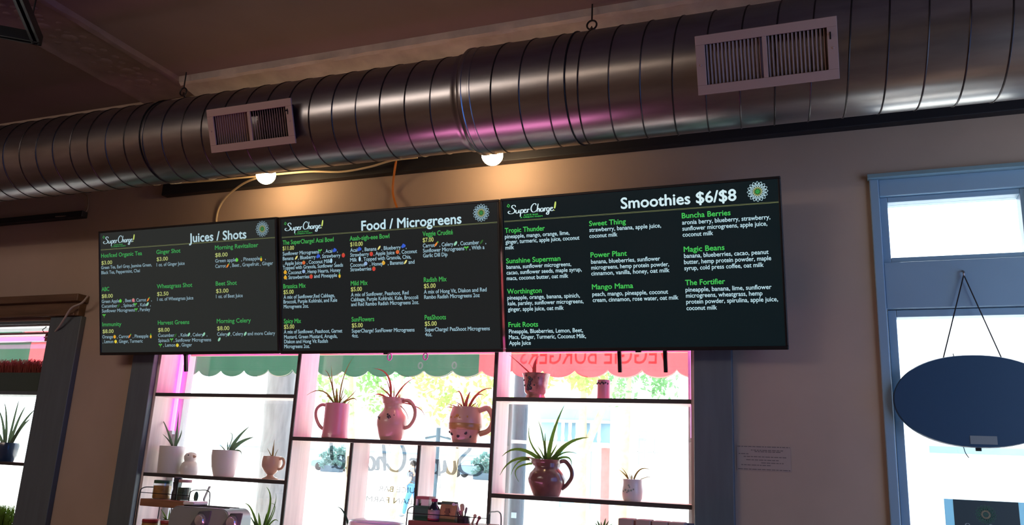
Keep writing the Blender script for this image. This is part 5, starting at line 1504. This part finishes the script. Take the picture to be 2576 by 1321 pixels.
for nm, x0, x1, y, h, lab in (('long_building', -62, xa - 8, 72, 16, 'long white building across the street behind the trees'), ('far_building', xb + 9, 34, 26, 8, 'white building across the street beyond the door')):
    t = thing(nm, ((x0 + x1) / 2, y + 3, GZ), lab, 'building')
    MB().box(x0, x1, y, y + 6, GZ if y < 40 else .75, h).build('wall', M_fac, t, smooth=0)
    x = x0 + 2
    while x < x1 - 2:
        MB().box(x - .5, x + .5, y - .04, y, 3.2, 5.2).build('window', M_win, t, smooth=0)
        x += 3.4
    MB().box(x0, x1, y - .15, y, 2.6, 2.8).build('string_course', M_facb, t, smooth=0)
# parked cars
def car(cx, cy, label, m):
    GZ = .75
    t = thing('parked_car', (cx, cy, GZ), label, 'car', 'parked cars across the street')
    L = 2.1
    z = GZ
    body = [(-L, z + .35), (-L, z + .72), (-1.9, z + .84), (-1.15, z + .92), (1.25, z + .92), (1.95, z + .8), (L, z + .62), (L, z + .3), (1.6, z + .25), (-1.6, z + .25)]
    cab = [(-1.2, z + .92), (-.75, z + 1.36), (.55, z + 1.38), (1.2, z + .92)]
    MB().prism([(cx + a, b) for a, b in body], cy - .82, cy + .82).build('body', m, t, smooth=20, bevel=.05)
    MB().prism([(cx + a, b) for a, b in cab], cy - .68, cy + .68).build('cabin', m, t, smooth=20, bevel=.04)
    MB().prism([(cx - 1.02, z + .95), (cx - .68, z + 1.3), (cx - .08, z + 1.31), (cx - .08, z + .95)], cy - .7, cy + .7).prism([(cx - .02, z + .95), (cx - .02, z + 1.31), (cx + .5, z + 1.31), (cx + 1.0, z + .95)], cy - .7, cy + .7).build('side_windows', M_win, t, smooth=0)
    for wx in (-1.3, 1.3):
        for s in (-1, 1):
            MB().lathe([(.2, -.1), (.31, -.1), (.33, -.06), (.33, .06), (.31, .1), (.2, .1)], (cx + wx, cy + s * .76, z + .33), 24, Matrix.Rotation(pi / 2, 3, 'X')).build('wheel', M_black, t)
M_car = mat('blue_grey_car_paint', (92, 118, 136), .3, coat=.6)
q = (-25.145, 59.000, 1.342)
car(q[0], 59, 'blue grey parked car across the street behind the script lettering', M_car)
q = (-38.202, 59.000, 0.915)
car(q[0], 59, 'teal parked car across the street at the left of the lettering', mat('teal_car_paint', (84, 120, 128), .3, coat=.6))
# hedge planters
for q, lab in (((-36.677, 56.000, 1.047), 'clipped street bush in front of the teal parked car'), ((-22.961, 56.000, 1.499), 'street bush beside the blue grey parked car')):
    BZ = .69
    t = thing('street_bush', (q[0], 56, BZ), lab, 'bush')
    MB().box(q[0] - .9, q[0] + .9, 55.7, 56.3, BZ, BZ + .5).build('planter', M_pole, t, smooth=0)
    crown(t, (q[0], 56, BZ + 1.2), (1.4, .6, .9), 700, mat('blue_green_foliage', (92, 132, 126), .6, trans=.4, vary=.3, scale=3), .16, 11)

# ---------------------------------------------------------------- the passer-by
def skinned(name, verts, edges, radii, m, parent, sub=2, root=0):
    me = bpy.data.meshes.new(name)
    off = W[parent.name]
    me.from_pydata([tuple(Vector(v)) for v in verts], edges, [])
    o = bpy.data.objects.new(name, me)
    C.objects.link(o)
    o.parent = parent
    W[o.name] = off
    sk = o.modifiers.new('skin', 'SKIN')
    sk.use_smooth_shade = True
    for i, r in enumerate(radii):
        sv = me.skin_vertices[0].data[i]
        sv.radius = r if isinstance(r, tuple) else (r, r)
        sv.use_root = (i == root)
    ss = o.modifiers.new('sub', 'SUBSURF')
    ss.levels = ss.render_levels = sub
    me.materials.append(m)
    return o
pp = (-10.222, 20.614, -0.150)
person = thing('person', pp, 'person in dark shirt and blue jeans walking left across the street with a backpack', 'person')
person.scale = (1.002,) * 3
M_skin = mat('skin', (206, 160, 138), .6)
J = dict(pel=(0, 0, .95), sp1=(-.01, 0, 1.10), sp2=(-.02, 0, 1.28), chest=(-.03, 0, 1.40), neck=(-.05, 0, 1.50), head=(-.075, 0, 1.60), crown=(-.085, 0, 1.70),
         shL=(-.03, .17, 1.42), elL=(-.02, .22, 1.14), wrL=(-.17, .2, .98), shR=(-.03, -.17, 1.42), elR=(.0, -.23, 1.14), wrR=(-.16, -.2, .99),
         hipL=(0, .1, .92), knL=(.10, .1, .50), anL=(.28, .1, .14), toL=(.17, .1, .05), hipR=(0, -.1, .92), knR=(-.16, -.1, .51), anR=(-.22, -.1, .09), toR=(-.36, -.1, .04))
K = list(J)
E_ = [('pel', 'sp1'), ('sp1', 'sp2'), ('sp2', 'chest'), ('chest', 'neck'), ('neck', 'head'), ('head', 'crown'), ('chest', 'shL'), ('shL', 'elL'), ('elL', 'wrL'), ('chest', 'shR'), ('shR', 'elR'), ('elR', 'wrR'),
      ('pel', 'hipL'), ('hipL', 'knL'), ('knL', 'anL'), ('anL', 'toL'), ('pel', 'hipR'), ('hipR', 'knR'), ('knR', 'anR'), ('anR', 'toR')]
RR = dict(pel=.13, sp1=.12, sp2=.13, chest=.13, neck=.055, head=.095, crown=.075, shL=.065, elL=.045, wrL=.032, shR=.065, elR=.045, wrR=.032, hipL=.09, knL=.06, anL=.04, toL=.035, hipR=.09, knR=.06, anR=.04, toR=.035)
skinned('body', [J[k] for k in K], [(K.index(a), K.index(b)) for a, b in E_], [RR[k] for k in K], M_skin, person)
def sub_fig(name, keys, edges, grow, m, extra=()):
    V = [J[k] for k in keys] + list(v for v, r in extra)
    return skinned(name, V, [(keys.index(a), keys.index(b)) for a, b in edges], [RR[k] + grow for k in keys] + [r for v, r in extra], m, person)
sub_fig('shirt', ['sp1', 'pel', 'sp2', 'chest', 'shL', 'shR'], [('sp1', 'pel'), ('sp1', 'sp2'), ('sp2', 'chest'), ('chest', 'shL'), ('chest', 'shR')], .025, mat('charcoal_shirt', (84, 92, 104), .8))
for s in 'LR':
    a, b = Vector(J['sh' + s]), Vector(J['el' + s])
    MB_ = skinned('sleeve', [a, a.lerp(b, .35), a.lerp(b, .75)], [(0, 1), (1, 2)], [.085, .075, .07], MATS['charcoal_shirt'], person, 1)
sub_fig('jeans', ['pel', 'hipL', 'knL', 'anL', 'hipR', 'knR', 'anR'], [('pel', 'hipL'), ('hipL', 'knL'), ('knL', 'anL'), ('pel', 'hipR'), ('hipR', 'knR'), ('knR', 'anR')], .022, mat('blue_denim', (74, 132, 172), .8))
def local(mb, name, m, parent=person):
    me_off = W[parent.name]
    W[parent.name] = Vector((0, 0, 0))
    o = mb.build(name, m, parent)
    W[parent.name] = me_off
    return o
for a, b in (('anL', 'toL'), ('anR', 'toR')):
    A, B = Vector(J[a]), Vector(J[b])
    local(MB().ball((A + B) / 2 + Vector((-.01, 0, -.005)), .055, 12, (2.1, .9, .8)), 'shoe', mat('grey_shoe', (120, 124, 130), .6))
hd = Vector(J['head'])
local(MB().ball(hd + Vector((.018, 0, .06)), .108, 16, (1, .95, .95)), 'hair', mat('dark_hair', (52, 44, 40), .7))
local(MB().ball(hd + Vector((-.105, 0, .0)), .018, 8, (1.2, .8, 1)), 'nose', M_skin)
for s in (-1, 1):
    local(MB().ball(hd + Vector((-.088, s * .035, .03)), .011, 8), 'eye', M_motif)
    local(MB().ball(hd + Vector((.0, s * .096, .0)), .024, 8, (.8, .4, 1.2)), 'ear', M_skin)
local(MB().ball(hd + Vector((-.09, 0, -.05)), .016, 8, (.5, 1.4, .35)), 'mouth', mat('lips', (160, 96, 90), .6))
for k, s in (('wrL', 1), ('wrR', -1)):
    w = Vector(J[k])
    el = Vector(J['el' + k[-1]])
    d = (w - el).normalized()
    mb = MB()
    mb.ball(w + d * .045, .042, 12, (1.0, .55, 1.0))
    for f in range(4):
        o_ = Vector((0, 0, .028 - .019 * f))
        mb.tube([w + d * .07 + o_, w + d * (.115 - .008 * abs(f - 1)) + o_, w + d * (.14 - .012 * abs(f - 1)) + o_ + Vector((.01, -s * .015, -.02))], [.0095, .0085, .007], 8)
    mb.tube([w + d * .03 + Vector((0, -s * .02, .035)), w + d * .07 + Vector((0, -s * .03, .055)), w + d * .1 + Vector((0, -s * .03, .05))], [.011, .01, .008], 8)
    local(mb, 'hand', M_skin)
bp = thing('backpack', Vector(pp) + Vector((.2, 0, 1.0)) * 1.002, 'blue backpack on the back of the person across the street', 'backpack')
bp.scale = (1.002,) * 3
W[bp.name] = Vector((0, 0, 0))
M_bag = mat('blue_backpack_cloth', (92, 150, 178), .8)
local(MB().ball((.06, 0, .19), .2, 18, (.75, .85, 1.35)), 'pack', M_bag, bp)
local(MB().ball((.17, 0, .1), .11, 14, (.6, 1.0, 1.1)), 'front_pocket', mat('deep_blue_cloth', (70, 120, 150), .8), bp)
for s in (-1, 1):
    local(MB().tube(spline([(-.02, s * .1, .05), (-.2, s * .15, .12), (-.36, s * .14, .3), (-.28, s * .12, .48), (-.1, s * .1, .5), (.0, s * .08, .42)], 5), .018, 8, flat=.5), 'strap', M_bag, bp)
